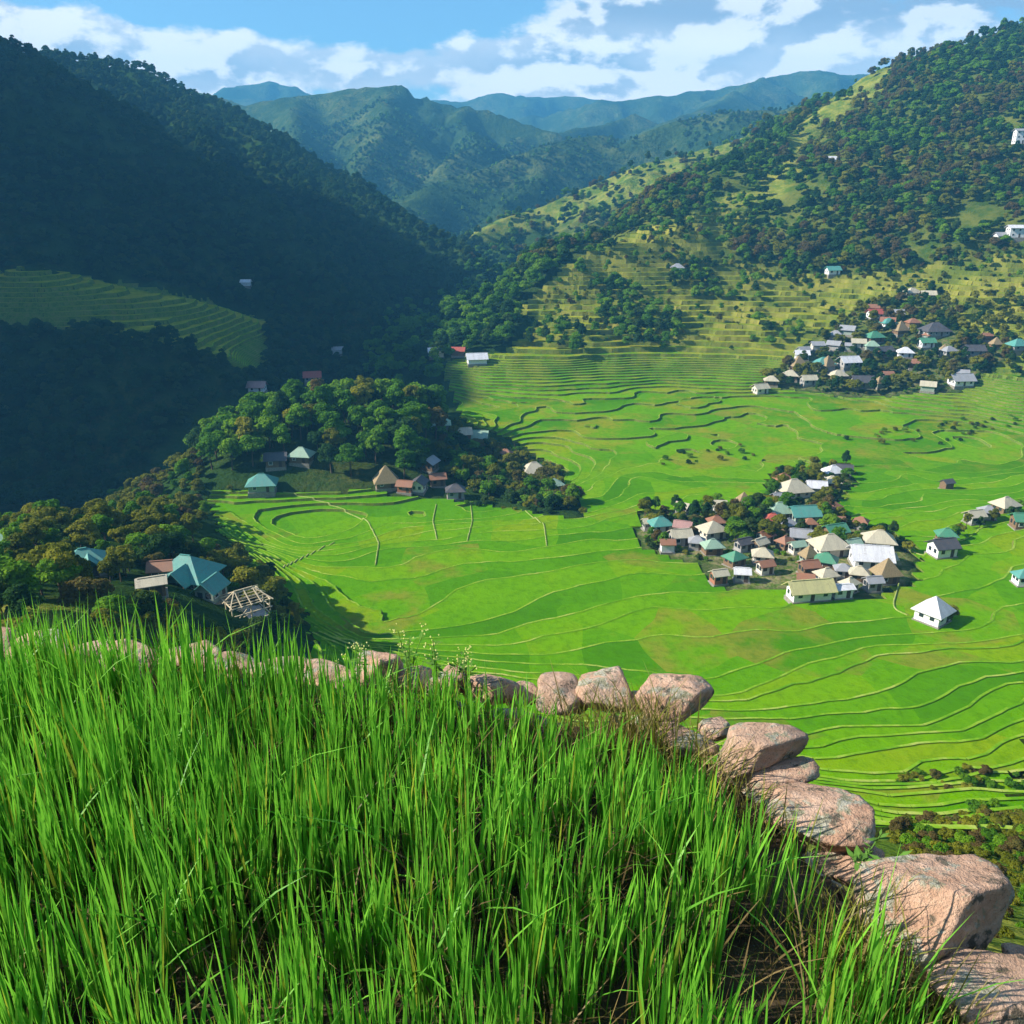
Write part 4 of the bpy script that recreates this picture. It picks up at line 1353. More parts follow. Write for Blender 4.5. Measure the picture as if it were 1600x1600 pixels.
def plant_trees():
    rg = random.Random(21)
    P_KNOLL = [(300, 712), (335, 660), (420, 640), (560, 630), (680, 628), (705, 665), (770, 700), (860, 745), (905, 800), (845, 785), (760, 758), (690, 750), (580, 748), (450, 738), (330, 742)]
    pk = clear_of_houses(scatter(P_KNOLL, 235, 345, 6.4, 1, (-140, 40)))
    for (x, y, z) in pk:
        px, py = proj(x, y, z)
        right = px > 690
        k = rg.choices(['green', 'olive', 'dark', 'russet'], [5, 1.2, 1.2, .7] if not right else [2, 4, 1, 1])[0]
        h = rg.uniform(8.5, 13.0) if not right else rg.uniform(4.5, 8)
        if right:
            tree(x, y, z - .3, h, k, 'tree', HUE[k] + ' small tree among the houses on the right shoulder of the knoll', 'small trees right of the knoll', rg=rg)
        else:
            tree(x, y, z - .3, h, k, 'broadleaf_tree', HUE[k] + ' broadleaf tree in the knoll wood, ' + ('left end' if px < 420 else 'middle' if px < 560 else 'right end') + (', front row' if py > 700 else ', upper rows'), 'trees of the knoll wood', rg=rg)
    ps = clear_of_houses(scatter([(690, 665), (770, 695), (865, 740), (925, 805), (915, 815), (840, 795), (750, 772), (700, 745), (680, 700)], 240, 330, 3.6, 9, (-40, 45)), -2.4)
    for (x, y, z) in ps:
        k = rg.choices(['green', 'olive', 'dark', 'russet'], [3, 4, 2, 1])[0]
        tree(x, y, z - .2, rg.uniform(2.6, 5.0), k, 'shrub', HUE[k] + ' shrub between the houses right of the knoll', 'shrubs right of the knoll', 'shrub', True, rg)
    P_NEAR = [(-60, 815), (90, 815), (180, 815), (230, 800), (330, 835), (400, 870), (478, 985), (470, 1040), (300, 1060), (-60, 1060)]
    pn = clear_of_houses(scatter(P_NEAR, 62, 172, 4.7, 2, (-130, 0)))
    for (x, y, z) in pn:
        px, py = proj(x, y, z)
        k = rg.choices(['olive', 'green', 'dark', 'russet'], [6, 2.2, 1.4, .5])[0]
        h = rg.uniform(4.2, 8.0) * (0.8 if py > 960 else 1.0)
        tree(x, y, z - .3, h, k, 'tree', HUE[k] + ' tree round the hamlet, ' + ('behind the roofs' if y > 140 else 'level with the roofs' if y > 112 else 'just beyond the rice field') + (', left of the teal cross-gable' if px < 130 else ', right of the teal cross-gable'), 'trees round the hamlet', rg=rg)
    pv = clear_of_houses(scatter(V_POLYS[0], 195, 290, 4.3, 3, (20, 160), True), -2.9)
    for (x, y, z) in pv:
        k = rg.choices(['olive', 'green', 'dark', 'russet'], [4, 2.4, 2.0, 1.0])[0]
        tree(x, y, float(tz(x, y)) - .3, rg.uniform(3.2, 6.6), k, 'tree', HUE[k] + ' tree squeezed between the village houses in the bowl, ' + ('left half' if x < 82 else 'right half'), 'trees of the village in the bowl', rg=rg)
    for (px, py, h, k) in ((1462, 866, 3.5, 'dark'), (1488, 845, 4.5, 'green'), (1498, 838, 4, 'olive'), (1508, 828, 4.5, 'olive'), (1530, 826, 3.5, 'dark'), (1552, 815, 4, 'olive'), (1580, 812, 4.5, 'dark'),
                           (1590, 800, 4, 'green'), (1486, 968, 3.2, 'olive'), (1480, 974, 2.6, 'olive'), (1496, 866, 2.5, 'green')):
        x, y, z = ground_at(px, py)
        tree(x, y, float(tz(x, y)) - .2, h, k, 'tree', 'small tree on the ridge of houses right of the village' if py < 900 else 'low tree beside the lone white pyramid-roofed house',
             'small trees right of the village' if py < 900 else 'trees by the lone white house', rg=rg)
    print('single trees', len(pk) + len(pn) + len(pv))


plant_trees()


def plant_forests():
    rg = np.random.default_rng(77)
    C = CROWNS
    full = [(-900, -900), (2500, -900), (2500, 2500), (-900, 2500)]
    # shaded mountain on the left and the gorge
    P = [(-700, -200), (300, -50), (600, 300), (735, 380), (735, 420), (690, 470), (600, 500), (570, 560), (580, 615), (330, 640), (240, 720), (170, 800), (-300, 830), (-700, 800)]
    p = clear_of_houses(scatter(P, 205, 985, 5.2, 5, (-690, 60)))
    px, py = proj(p[:, 0], p[:, 1], p[:, 2])
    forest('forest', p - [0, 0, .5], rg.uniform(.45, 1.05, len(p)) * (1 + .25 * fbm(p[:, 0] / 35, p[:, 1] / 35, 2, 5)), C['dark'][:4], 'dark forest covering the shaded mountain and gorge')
    n1 = len(p)
    # knoll's left flank: olive scrub
    P = [(172, 800), (250, 728), (300, 690), (335, 740), (320, 770), (330, 830), (300, 830), (200, 835)]
    p = clear_of_houses(scatter(P, 165, 285, 4.6, 6, (-170, -40)))
    forest('forest', p - [0, 0, .3], rg.uniform(.35, .75, len(p)), C['olive'][:3] + C['green'][1:2] + C['russet'][:1], 'olive scrub on the left flank of the knoll')
    # wooded spur along the gorge
    P = [(570, 600), (575, 540), (600, 500), (690, 470), (735, 415), (840, 380), (900, 372), (885, 410), (840, 450), (800, 490), (830, 505), (790, 545), (690, 570), (690, 600), (640, 615)]
    p = clear_of_houses(scatter(P, 380, 700, 6.0, 7, (-110, 90)))
    forest('forest', p - [0, 0, .5], rg.uniform(.6, 1.15, len(p)), C['green'][:3] + C['dark'][:2], 'green forest spur between the gorge and the terraces')
    # right-hand mountain
    P = [(715, 340), (1000, 240), (1350, 60), (1600, -60), (2300, -400), (2300, 420), (1640, 395), (1500, 400), (1420, 425), (1240, 432), (1120, 402), (1170, 335), (1100, 325), (960, 375), (880, 415), (840, 450), (735, 415)]
    p = clear_of_houses(scatter(P, 420, 985, 5.4, 8, (-40, 890)))
    px, py = proj(p[:, 0], p[:, 1], p[:, 2])
    grass = np.zeros(len(p), bool)
    for poly in MEADOWS:
        grass |= in_poly(px, py, poly)
    keep = (~grass | (rg.uniform(0, 1, len(p)) < .22)) & (fbm(p[:, 0] / 55, p[:, 1] / 55, 4, 91) + rg.uniform(-.12, .12, len(p)) > -.27)
    p = p[keep]; px = px[keep]; py = py[keep]
    nz = fbm(p[:, 0] / 70, p[:, 1] / 70, 3, 15) + rg.uniform(-.25, .25, len(p))
    rus = nz > .05
    s = rg.uniform(.45, 1.05, len(p)) * (1 + .3 * fbm(p[:, 0] / 30, p[:, 1] / 30, 2, 6))
    forest('forest', p[~rus] - [0, 0, .5], s[~rus], C['green'][:3] + C['dark'][:3], 'dense green forest on the right-hand mountain')
    forest('forest', p[rus] - [0, 0, .5], s[rus], C['russet'][:3] + C['olive'][:2] + C['dark'][:1], 'brownish forest patches on the right-hand mountain')
    n2 = len(p)
    # clumps of trees within the terraces
    q = []
    for i, (poly, sp) in enumerate((([(915, 440), (960, 430), (1010, 478), (1062, 500), (1065, 548), (980, 545), (930, 500)], 5.0), ([(1030, 400), (1120, 420), (1128, 470), (1050, 462)], 6.0),
                                    ([(850, 505), (935, 522), (900, 560), (815, 535)], 6.0), ([(1010, 330), (1180, 320), (1240, 370), (1110, 395), (1000, 370)], 9.0), ([(880, 400), (960, 385), (950, 440), (850, 450)], 9),
                                    ([(1160, 520), (1250, 500), (1260, 540), (1190, 560)], 8.0), ([(1120, 440), (1200, 440), (1200, 480), (1140, 480)], 9))):
        q.append(scatter(poly, 380, 640, sp, 20 + i, (0, 330), True))
    p = clear_of_houses(np.concatenate(q))
    p[:, 2] = tz(p[:, 0], p[:, 1])
    forest('forest', p - [0, 0, .4], rg.uniform(.4, .9, len(p)), C['green'][:3] + C['dark'][:2], 'groves of trees standing in the golden terraces')
    q = [scatter([(830, 480), (960, 375), (1180, 330), (1250, 430), (1640, 395), (1640, 470), (1300, 500), (1200, 540), (1000, 520), (830, 500)], 420, 640, 6.0, 47, (20, 380), True, .16),
         scatter([(1110, 395), (1240, 425), (1420, 415), (1500, 392), (1660, 380), (1660, 402), (1500, 415), (1420, 436), (1240, 446), (1100, 412)], 430, 640, 4.2, 48, (60, 380), True, -.2)]
    p = clear_of_houses(np.concatenate(q))
    p[:, 2] = tz(p[:, 0], p[:, 1])
    forest('forest', p - [0, 0, .4], rg.uniform(.22, .6, len(p)), C['olive'][:2] + C['green'][:2] + C['dark'][:2] + C['russet'][:1], 'trees and thickets threaded through the upper terraces')
    # trees of the slope village and right edge
    q = [scatter(V_POLYS[1], 380, 520, 5.0, 31, (100, 300), True), scatter([(1480, 480), (1660, 455), (1660, 560), (1590, 600), (1500, 560)], 380, 520, 5.6, 32, (150, 320), True)]
    p = clear_of_houses(np.concatenate(q), -2.2)
    forest('forest', p - [0, 0, .4], rg.uniform(.35, .75, len(p)), C['olive'][:3] + C['dark'][:2] + C['russet'][:1], 'olive trees round the houses of the slope village')
    # scrub lines on the terrace banks and by the small stream
    q = [scatter([(1280, 690), (1450, 662), (1640, 640), (1640, 665), (1470, 705), (1300, 716)], 300, 380, 4.2, 41, (90, 260), True, .12), scatter([(700, 770), (915, 800), (920, 815), (830, 800), (700, 785)], 235, 280, 3.2, 43, (-40, 40), True, -.1),
         scatter([(350, 765), (445, 770), (440, 785), (370, 782)], 225, 270, 3.4, 44, (-110, -50), True), scatter([(1000, 705), (1290, 690), (1300, 715), (1000, 730)], 280, 340, 5.5, 45, (30, 140), True, .1),
         scatter([(830, 480), (960, 375), (1180, 330), (1640, 400), (1640, 560), (1200, 560), (1000, 540), (830, 520)], 400, 640, 5.0, 46, (20, 380), True, .20)]
    p = clear_of_houses(np.concatenate(q), -1)
    p[:, 2] = tz(p[:, 0], p[:, 1])
    B = BUSHES
    forest('undergrowth', p - [0, 0, .2], rg.uniform(.16, .36, len(p)), [B['olive'], B['green'], B['dark']], 'low scrub along the terrace banks')
    q = [scatter(V_POLYS[0], 195, 290, 2.3, 61, (20, 160), True), scatter([(x, y + 8) for x, y in V_POLYS[0]], 190, 285, 2.6, 62, (20, 160), False), scatter(V_POLYS[1], 370, 520, 3.2, 63, (90, 310), True)]
    p = clear_of_houses(np.concatenate(q), -3.0)
    forest('undergrowth', p - [0, 0, .15], rg.uniform(.10, .27, len(p)), [B['olive'], B['green'], B['dark'], B['green']], 'low garden bushes between the village houses')
    # scrub on the slope just below the boulders
    q = [scatter([(1385, 1215), (1560, 1205), (1660, 1235), (1420, 1255)], 60, 110, 1.7, 51, (30, 75), True), scatter([(1380, 1300), (1660, 1255), (1760, 1560), (1500, 1500), (1440, 1360)], 12, 75, 1.1, 52, (5, 60), True, -.02),
         scatter([(430, 985), (560, 1010), (900, 1030), (1100, 1080), (1100, 1300), (400, 1300)], 14, 60, 2.2, 53, (-30, 30), True)]
    p = np.concatenate(q)
    p[:, 2] = tz(p[:, 0], p[:, 1])
    forest('undergrowth', p - [0, 0, .1], rg.uniform(.05, .17, len(p)) * np.clip(p[:, 1] / 45, .35, 1.2), [B['olive'], B['green'], B['olive'], B['russet']], 'scrub on the bank below the boulders')
    # canopy on the nearer of the far ridges
    FX, FY, FZ = FARGRID
    n = 26000
    qx = rg.uniform(-990, 1690, n); qy = np.sqrt(rg.uniform(1012 ** 2, 1850 ** 2, n))
    fi = (qx + 1000) / 13.0; fj = (qy - 1008) / 13.0
    i0 = int(np.argmin(np.abs(FX[0] + 1000)))
    ii = fi.astype(int); jj = fj.astype(int); fi = fi - ii; fj = fj - jj; ii = ii + i0
    qz = (FZ[jj, ii] * (1 - fi) + FZ[jj, ii + 1] * fi) * (1 - fj) + (FZ[jj + 1, ii] * (1 - fi) + FZ[jj + 1, ii + 1] * fi) * fj
    P = np.stack([qx, qy, qz], 1)[np.abs(qx) < 0.68 * qy]
    keep = (fbm(P[:, 0] / 130, P[:, 1] / 130, 4, 61) + rg.uniform(-.2, .2, len(P))) > -.06
    P = P[keep]
    forest('forest', P - [0, 0, 1.5], rg.uniform(.45, .85, len(P)), C['dark'][:3] + C['green'][:1], 'far-off forest on the blue ridges up the valley')
    print('forest points', n1, n2, len(P))


plant_forests()

# ------------------------------------------------------------------ footpaths along the bunds
def bund_path(pts, width=0.36, h=0.2):
    xyz = []
    for a, b in zip(pts[:-1], pts[1:]):
        for t in np.linspace(0, 1, 8)[:-1]:
            xyz.append(ground_at(a[0] + (b[0] - a[0]) * t, a[1] + (b[1] - a[1]) * t)[:2])
    P = np.array(xyz)
    # resample and drape
    seg = np.hypot(*np.diff(P, axis=0).T); s = np.concatenate([[0], np.cumsum(seg)])
    n = max(8, int(s[-1] / 0.45))
    u = np.linspace(0, s[-1], n)
    X = np.interp(u, s, P[:, 0]); Y = np.interp(u, s, P[:, 1])
    k = 5
    X = np.convolve(np.pad(X, k, 'edge'), np.ones(2 * k + 1) / (2 * k + 1), 'valid'); Y = np.convolve(np.pad(Y, k, 'edge'), np.ones(2 * k + 1) / (2 * k + 1), 'valid')
    dx = np.gradient(X); dy = np.gradient(Y); L = np.hypot(dx, dy) + 1e-6
    nx_, ny_ = -dy / L, dx / L
    w = width * (0.75 + 0.5 * np.abs(perlin(u / 4, u * 0, 3)))
    Z = tz(X, Y)
    Z = np.max([np.roll(Z, q) for q in (-1, 0, 1)], axis=0)
    Z[0], Z[-1] = Z[1], Z[-2]
    rows = []
    for off, dz in ((-1.0, -1.6), (-.5, h), (.5, h), (1.0, -1.6)):
        rows.append(np.stack([X + nx_ * w * off, Y + ny_ * w * off, Z + dz], 1))
    V = np.stack(rows, 1).reshape(-1, 3)
    idx = np.arange(n * 4).reshape(n, 4)
    F = np.stack([idx[:-1, :-1].ravel(), idx[:-1, 1:].ravel(), idx[1:, 1:].ravel(), idx[1:, :-1].ravel()], 1)
    link('footpath', mesh_np('footpath', V, F, 'path'), kind='structure')


for pts in ([(682, 790), (676, 815), (684, 850)], [(735, 785), (738, 815), (728, 855)], [(440, 768), (520, 790), (575, 815), (592, 850), (585, 890)], [(820, 800), (850, 820), (855, 860)],
                        [(440, 890), (490, 865), (530, 845)], [(1405, 912), (1395, 945), (1400, 955), (1425, 962)], [(1395, 850), (1440, 868), (1470, 868)]):
    bund_path(pts)

# ------------------------------------------------------------------ foreground: rice field behind its stone edge
SOIL = -2.15


def ico(sub):
    bm = bmesh.new()
    bmesh.ops.create_icosphere(bm, subdivisions=sub, radius=1.0)
    V = np.array([v.co[:] for v in bm.verts]); F = np.array([[v.index for v in f.verts] for f in bm.faces])
    bm.free()
    return V, F


ICO = {4: ico(4), 3: ico(3), 5: ico(5)}


def noise3(p, s, seed):
    return (perlin(p[:, 0] * s + p[:, 2] * s * .7, p[:, 1] * s - p[:, 2] * s * .5, seed) + perlin(p[:, 1] * s + 9, p[:, 2] * s + p[:, 0] * s * .3, seed + 3))


def stone_mesh(size, seed, sub=4):
    rg = np.random.default_rng(seed)
    V, F = ICO[sub]
    n = rg.normal(size=(11, 3)); n /= np.linalg.norm(n, axis=1)[:, None]
    n = np.concatenate([n, [[0, 0, 1], [0, 0, -1]]])
    dd = np.concatenate([rg.uniform(.62, .95, 11), [rg.uniform(.62, .8), .8]])
    dots = V @ n.T
    rad = np.where(dots > .05, dd[None, :] / np.maximum(dots, .05), 9.0)
    k = 42.0
    r = -np.log(np.exp(-k * rad).sum(1) + math.exp(-k * 1.25)) / k
    P = V * r[:, None]
    q = V * r[:, None]
    o = rg.uniform(0, 50, 3)
    disp = np.array([.075 * mnoise.fractal(Vector(p) * 1.5, .9, 2.1, 6) for p in (q + o)])
    P = P * (1 + disp)[:, None]
    return mesh_np('stone', P * np.array(size) / 2 * 1.08, F, 'granite', True)


EDGE = [(-200, 1018), (-60, 1012), (80, 1014), (200, 1022), (320, 1034), (440, 1046), (520, 1052), (590, 1052), (680, 1070), (770, 1078), (850, 1088), (940, 1086), (1045, 1090), (1110, 1140),
        (1185, 1180), (1210, 1215), (1265, 1280), (1360, 1360), (1430, 1420), (1540, 1560), (1640, 1680), (1750, 1800)]
EDGE_W = [at_plane(p[0], p[1], SOIL + .12) for p in EDGE]


def build_wall():
    root = bpy.data.objects.new('stone_wall', None)
    COL.objects.link(root)
    root.location = EDGE_W[9]
    root['label'] = 'rough wall of pinkish boulders holding up the rice field in front'
    root['category'] = 'stone wall'
    M0 = Matrix.Translation(Vector(root.location)).inverted()

    def put(me, loc, rot):
        o = link('stone', me, root)
        o.location = Vector(loc) - Vector(root.location)
        o.rotation_euler = rot
    # px, py (centre), width px, z of centre above soil, width factor d/w, h/w, yaw
    S = [(1045, 1088, 128, .10, .85, .62, 10), (948, 1078, 100, .08, .9, .75, -20), (868, 1085, 86, .07, .9, .7, 30), (772, 1078, 76, .07, .9, .85, 5), (700, 1068, 70, .04, .9, .7, 40), (640, 1060, 66, .03, 1, .7, 15),
         (588, 1046, 78, .09, .9, .9, 60), (1066, 1158, 100, .05, .85, .5, -10), (1124, 1140, 60, .04, .9, .7, 20), (1184, 1166, 146, .13, .72, .62, 22), (1206, 1216, 140, .05, .6, .40, 14),
         (1266, 1278, 182, .07, .70, .42, -8), (1440, 1414, 236, .12, 1.0, .74, 0), (1580, 1570, 225, .05, .85, .5, 10), (1340, 1360, 110, -.02, .8, .5, 25), (1592, 1494, 50, .02, .9, .7, 0), (1370, 1470, 120, -.03, .9, .4, 40),
         (1700, 1700, 240, .05, .9, .5, 30), (1010, 1130, 66, .0, .9, .5, 12), (905, 1092, 60, .02, .9, .7, 50), (815, 1086, 52, .02, .9, .7, 10), (1000, 1095, 54, .0, .9, .7, 70), (735, 1076, 46, .0, .9, .7, 20), (1150, 1215, 70, -.02, .8, .5, 40), (1215, 1320, 80, -.04, .8, .45, 0), (1300, 1345, 60, -.02, .9, .6, 30), (1500, 1500, 90, -.04, .9, .5, 15)]
    for i, (px, py, wp, dz, fd, fh, yaw) in enumerate(S):
        c = at_plane(px, py, SOIL + dz)
        dist = c[1] * CP - c[2] * SP
        w = .86 * wp * dist / FPX
        put(stone_mesh((w, w * fd, w * fh), 500 + i * 3, 5 if wp > 120 else 4), c, (random.uniform(-.12, .12), random.uniform(-.12, .12), R(yaw)))
    # the low flat stones along the far edge on the left
    for i, (px, py, wp) in enumerate(((-150, 1012, 120), (-40, 1008, 110), (60, 1010, 95), (140, 1013, 80), (210, 1018, 78), (285, 1024, 90), (360, 1032, 84), (430, 1040, 80), (500, 1046, 82), (540, 1056, 52))):
        c = at_plane(px, py + 6, SOIL + .05)
        w = wp * (c[1] * CP - c[2] * SP) / FPX
        put(stone_mesh((w * 1.12, w * .8, w * .30), 600 + i * 5, 4), c, (random.uniform(-.1, .1), random.uniform(-.1, .1), R(random.uniform(-20, 20))))
    # courses below, on the outer face
    P = np.array(EDGE_W)
    seg = np.hypot(np.diff(P[:, 0]), np.diff(P[:, 1])); s = np.concatenate([[0], np.cumsum(seg)])
    base = [stone_mesh((.42, .36, .30), 700 + i, 3) for i in range(6)]
    for course in range(5):
        u = 0.1 + .17 * (course % 2)
        while u < s[-1]:
            x = np.interp(u, s, P[:, 0]); y = np.interp(u, s, P[:, 1])
            k = min(len(seg) - 1, int(np.searchsorted(s, u) - 1)); k = max(k, 0)
            t = (P[k + 1] - P[k]) / (seg[k] + 1e-6)
            ox, oy = -t[1], t[0]
            off = .02 + .09 * course
            put(base[random.randrange(6)], (x + ox * off, y + oy * off, SOIL - .22 - .27 * course), (random.uniform(-.25, .25), random.uniform(-.25, .25), math.atan2(t[1], t[0]) + random.uniform(-.3, .3)))
            u += random.uniform(.30, .42)
    return root


build_wall()


def build_field():
    P = np.array(EDGE_W)[:, :2]
    back = [(3.0, -1.2), (-3.6, -1.2)]
    ring = [tuple(p) for p in P] + back
    # soil: triangle fan cut finely
    gx_ = np.arange(-4.4, 3.4, .06); gy_ = np.arange(-1.2, 4.4, .06)
    X, Y = np.meshgrid(gx_, gy_)
    Z = SOIL + .035 * fbm(X * 2.2, Y * 2.2, 4, 8)
    inside = in_poly(X, Y, ring)
    F = grid_faces(*X.shape)
    F = F[inside.ravel()[F].all(1)]
    link('paddy_soil', mesh_np('paddy_soil', np.stack([X.ravel(), Y.ravel(), Z.ravel()], 1), F, 'wet_soil', True), kind='structure')
    # earth fill under the field
    n = len(ring)
    V = [(p[0], p[1], SOIL - .06) for p in ring] + [(p[0], p[1], SOIL - 4.2) for p in ring]
    me = bpy.data.meshes.new('field_fill')
    me.from_pydata(V, [], [(i, (i + 1) % n, n + (i + 1) % n, n + i) for i in range(n)] + [tuple(range(n))])
    me.materials.append(MATS['wet_soil'])
    link('field_ground', me, kind='structure')


build_field()


def blades(roots, lengths, lean_dir, lean, bend, width, cols, tipcols, segs=5):
    """ribbon leaves as one mesh; every array has one row per leaf"""
    n = len(roots)
    t = np.linspace(0, 1, segs + 1)
    dirx = np.cos(lean_dir); diry = np.sin(lean_dir)
    rgw = RNG.uniform(0, 2 * math.pi, n)
    wx = np.cos(rgw); wy = np.sin(rgw)
    V = np.zeros((n, 2 * segs + 1, 3), np.float32); C = np.zeros((n, 2 * segs + 1, 4), np.float32)
    C[:, :, 3] = 1
    for k in range(segs + 1):
        tt = t[k]
        hor = lengths * (lean * tt + bend * tt ** 2.4)
        up = lengths * tt * np.sqrt(np.clip(1 - (lean + bend * tt ** 1.4) ** 2 * .55, .08, 1))
        c = roots + np.stack([dirx * hor, diry * hor, up], 1)
        w = width * (0.55 + 1.1 * tt) * (1 - tt ** 3.0) if tt < 1 else width * 0
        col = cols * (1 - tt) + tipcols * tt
        if k < segs:
            V[:, 2 * k] = c - np.stack([wx * w, wy * w, 0 * w], 1) * .5
            V[:, 2 * k + 1] = c + np.stack([wx * w, wy * w, 0 * w], 1) * .5
            C[:, 2 * k, :3] = col; C[:, 2 * k + 1, :3] = col
        else:
            V[:, 2 * k] = c
            C[:, 2 * k, :3] = col
    m = 2 * segs + 1
    b = (np.arange(n) * m)[:, None]
    Q = np.concatenate([b + np.array([[2 * k, 2 * k + 1, 2 * k + 3, 2 * k + 2]]) for k in range(segs - 1)])
    T = b + np.array([[2 * segs - 2, 2 * segs - 1, 2 * segs]])
    return V.reshape(-1, 3), Q, T, C.reshape(-1, 4)


def grass_object(name, parts, label):
    Vs, Qs, Ts, Cs, o = [], [], [], [], 0
    for (V, Q, T, C) in parts:
        Vs.append(V); Qs.append(Q + o); Ts.append(T + o); Cs.append(C); o += len(V)
    me = mesh_np(name, np.concatenate(Vs), [np.concatenate(Qs), np.concatenate(Ts)], 'rice_blade', True)
    a = me.color_attributes.new('blade_color', 'FLOAT_COLOR', 'POINT')
    a.data.foreach_set('color', np.concatenate(Cs).ravel().astype(np.float32))
    link(name, me, kind='stuff', label=label)


def build_rice():
    rg = RNG
    B = [(-260, 1088), (-100, 1082), (0, 1086), (300, 1112), (500, 1122), (700, 1136), (850, 1165), (970, 1205), (1050, 1262), (1140, 1345), (1240, 1455), (1350, 1575), (1460, 1705), (1560, 1830)]
    ring = [at_plane(p[0], p[1], SOIL)[:2] for p in B] + [(2.4, .15), (-2.9, .15)]
    sp = .092
    X, Y = np.meshgrid(np.arange(-4.2, 2.8, sp), np.arange(.2, 4.2, sp))
    X = X.ravel() + rg.uniform(-.4, .4, X.size) * sp; Y = Y.ravel() + rg.uniform(-.4, .4, Y.size) * sp
    ok = in_poly(X, Y, ring) & (np.hypot(X, Y) > .35)
    AX, AY = X[ok], Y[ok]
    # thin patches where the soil and old straw show
    thin = fbm(X / .38, Y / .38, 3, 14)
    ok &= (thin + rg.uniform(-.2, .2, X.size)) > -.40
    for (px, py, r) in ((890, 1330, .13), (985, 1370, .13), (1240, 1480, .12), (490, 1430, .08), (110, 1480, .10), (1200, 1590, .16), (930, 1640, .14), (560, 1560, .09), (230, 1300, .07), (640, 1270, .07), (330, 1540, .08), (760, 1480, .07), (1120, 1450, .09)):
        c = at_plane(px, py, SOIL + .12)
        ok &= (np.hypot(X - c[0], Y - c[1]) > r) | (rg.uniform(0, 1, X.size) < .15)
    X, Y = X[ok], Y[ok]
    nper = rg.integers(15, 24, len(X))
    idx = np.repeat(np.arange(len(X)), nper)
    n = len(idx)
    a = rg.uniform(0, 2 * math.pi, n); rr = np.abs(rg.normal(0, .022, n))
    root = np.stack([X[idx] + np.cos(a) * rr, Y[idx] + np.sin(a) * rr, np.full(n, SOIL - .01)], 1)
    tall = 0.43 * (1 + .16 * np.clip((-X - .3) / 1.2, 0, 1)) + .06 * fbm(X / .5, Y / .5, 2, 33)
    tall = tall * (1.0 - .34 * np.clip((X + 1.3) / 1.5, 0, 1) * np.clip((Y - 2.0) / .6, 0, 1)) * np.where(X > 1.0, .86, 1.0) * np.where(Y < 2.0, .9, 1.0)
    L = tall[idx] * rg.uniform(.55, 1.18, n)
    lean = np.abs(rg.normal(.045, .05, n)); bend = np.abs(rg.normal(.015, .05, n)); bend = np.where(rg.uniform(0, 1, n) < .07, bend + rg.uniform(.3, .7, n), bend)
    # leaves lean outwards from their hill and all a little to the right
    dx = np.cos(a) * 1.0 + .3; dy = np.sin(a)
    ld = np.arctan2(dy, dx)
    wid = rg.uniform(.0058, .0112, n)
    g = rg.uniform(0, 1, n) * .6 + .4 * np.clip(.5 + fbm(X / .7, Y / .7, 2, 44), 0, 1)[idx]
    base = np.stack([.070 + .165 * g, .30 + .31 * g, .022 + .036 * g], 1)
    yel = (rg.uniform(0, 1, n) < .06)[:, None]
    base = np.where(yel, np.array([[.30, .40, .04]]), base)
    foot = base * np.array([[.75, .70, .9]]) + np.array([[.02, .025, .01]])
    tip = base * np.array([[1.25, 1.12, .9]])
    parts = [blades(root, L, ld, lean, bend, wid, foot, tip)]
    # dry straw low among the stems
    m = int(n * .30)
    k = rg.integers(0, len(AX), m)
    a = rg.uniform(0, 6.28, m)
    root = np.stack([AX[k] + rg.normal(0, .06, m), AY[k] + rg.normal(0, .06, m), np.full(m, SOIL)], 1)
    base = np.array([[.22, .155, .06]]) * rg.uniform(.45, 1.3, m)[:, None]
    parts.append(blades(root, rg.uniform(.10, .36, m), a, np.abs(rg.normal(.4, .25, m)), np.abs(rg.normal(.3, .3, m)), rg.uniform(.003, .007, m), base, base * 1.2))
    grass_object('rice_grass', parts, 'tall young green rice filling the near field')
    print('rice leaves', n + m)
    # yellowish grass and weeds along the stones
    E = np.array(EDGE_W)
    s = np.concatenate([[0], np.cumsum(np.hypot(np.diff(E[:, 0]), np.diff(E[:, 1])))])
    m = 5200
    u = rg.uniform(0, s[-1], m)
    x = np.interp(u, s, E[:, 0]); y = np.interp(u, s, E[:, 1])
    tx = np.interp(u, s, np.gradient(E[:, 0], s)); ty = np.interp(u, s, np.gradient(E[:, 1], s))
    L_ = np.hypot(tx, ty) + 1e-6
    inn = rg.uniform(.10, .36, m)
    keep = fbm(u / .35, u * 0 + 2, 3, 3) + rg.uniform(-.3, .3, m) > -.05
    x = x + ty / L_ * inn; y = y - tx / L_ * inn
    x, y = x[keep], y[keep]; m = len(x)
    base = np.array([[.20, .21, .03]]) * rg.uniform(.6, 1.25, m)[:, None]
    straw = (rg.uniform(0, 1, m) < .4)[:, None]
    base = np.where(straw, np.array([[.34, .27, .10]]) * rg.uniform(.6, 1.1, m)[:, None], base)
    parts = [blades(np.stack([x, y, np.full(m, SOIL)], 1), rg.uniform(.10, .32, m), rg.uniform(0, 6.28, m), np.abs(rg.normal(.2, .2, m)), np.abs(rg.normal(.2, .2, m)), rg.uniform(.003, .006, m), base, base * 1.15)]
    grass_object('edge_grass', parts, 'dry yellow grass growing along the boulders')


build_rice()


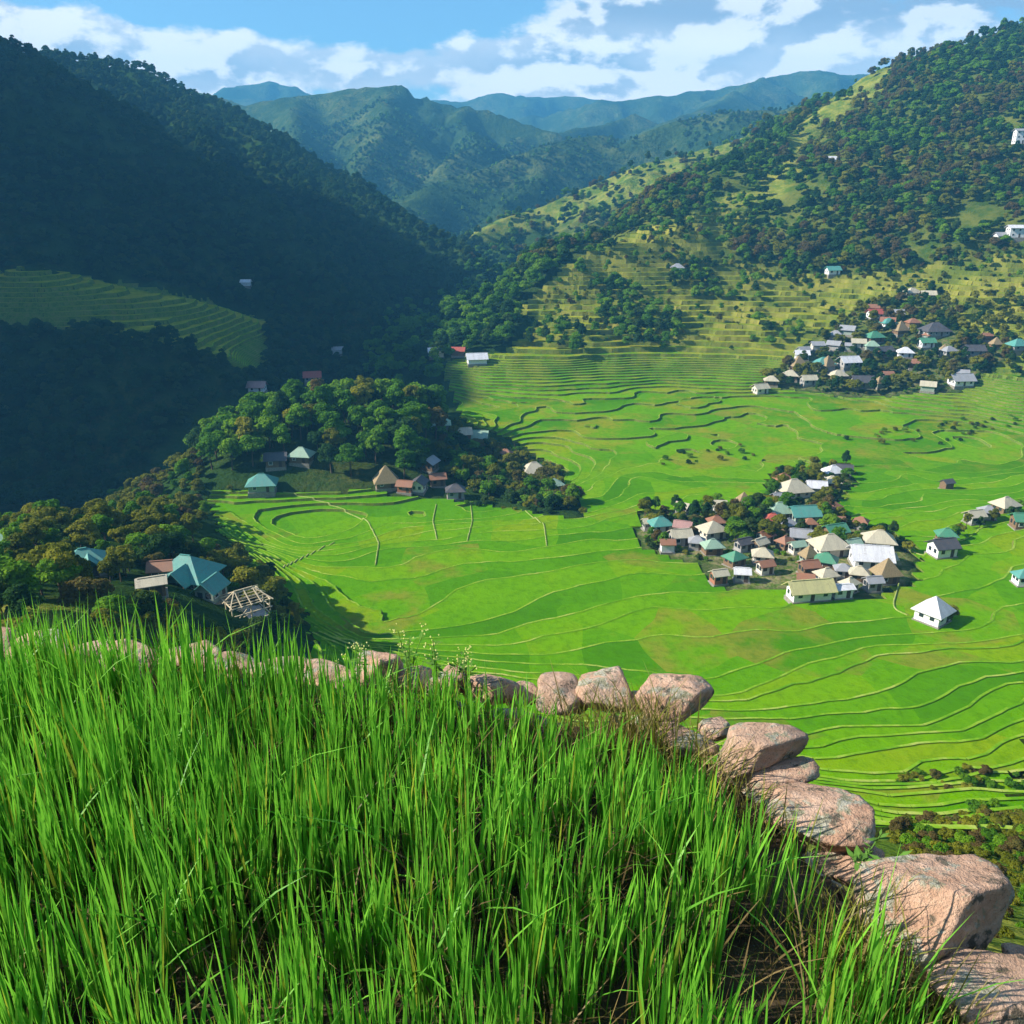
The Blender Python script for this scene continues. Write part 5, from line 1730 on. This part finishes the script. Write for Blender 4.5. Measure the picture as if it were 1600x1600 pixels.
def weed(px, py, h, flower, label, seed):
    rg = random.Random(seed)
    c = at_plane(px, py, SOIL + .16)
    e = bpy.data.objects.new('weed', None)
    COL.objects.link(e)
    e.location = (c[0], c[1], SOIL + .1)
    e['label'] = label; e['category'] = 'plant'
    mb = MB(); lf = MB(); fl = MB()
    for k in range(4):
        a = rg.uniform(0, 6.28); l = rg.uniform(.0, .07)
        top = Vector((math.cos(a) * l * 1.6, math.sin(a) * l * 1.6, h * rg.uniform(.6, 1.0)))
        mid = Vector((math.cos(a) * l * .5, math.sin(a) * l * .5, top.z * .55))
        mb.bar((0, 0, -.05), mid, .004); mb.bar(mid, top, .003)
        for j in range(9):
            t = rg.uniform(.25, 1.0); p = mid.lerp(top, max(0, (t - .5) * 2)) if t > .5 else mid * (t * 2)
            b = rg.uniform(0, 6.28); s = rg.uniform(.012, .028)
            d = Vector((math.cos(b), math.sin(b), rg.uniform(-.1, .5))); q = Vector((-math.sin(b), math.cos(b), 0))
            lf.add([p, p + d * s + q * s * .35, p + d * s * 2, p + d * s - q * s * .35], [(0, 1, 2, 3)])
        if flower:
            for j in range(8):
                p = top + Vector((rg.uniform(-.03, .03), rg.uniform(-.03, .03), rg.uniform(-.012, .02)))
                s = rg.uniform(.003, .006)
                fl.add([p + Vector((s, 0, 0)), p + Vector((0, s, .002)), p - Vector((s, 0, 0)), p - Vector((0, s, .002)), p + Vector((0, 0, s))], [(0, 1, 4), (1, 2, 4), (2, 3, 4), (3, 0, 4)])
    link('stem', mb.mesh('stem', 'weed_leaf'), e)
    link('leaves', lf.mesh('leaves', 'weed_leaf'), e)
    if flower:
        link('flower_heads', fl.mesh('flower_heads', 'weed_flower'), e, kind='stuff')


weed(640, 1052, .26, True, 'wispy weed with pale yellow flower heads left of the tall grey stone', 1)
weed(684, 1056, .24, True, 'yellow-flowered weed beside the first pinkish stones of the wall', 2)
weed(560, 1048, .18, True, 'short yellow-flowered weed at the foot of the grey upright stone', 3)
weed(1352, 1330, .08, False, 'small bright green leafy weed above the largest boulder', 5)
weed(728, 1058, .22, True, 'tall wispy flowering weed over the gap in the boulder row', 6)

# ------------------------------------------------------------------ the air
def build_haze():
    m, nt = mat('haze_air')
    out = nt.n('ShaderNodeOutputMaterial')
    v = nt.n('ShaderNodeVolumePrincipled')
    v.inputs['Color'].default_value = (0.14, 0.56, 1.0, 1)
    v.inputs['Density'].default_value = HAZE_DENSITY
    v.inputs['Anisotropy'].default_value = 0.0
    nt.t.links.new(v.outputs[0], out.inputs['Volume'])
    link('haze', MB().box(-2790, 3490, -140, 4550, -215, 560).mesh('haze', 'haze_air'), kind='stuff', label='pale blue haze filling the valley')


HAZE_DENSITY = 0.00023
build_haze()
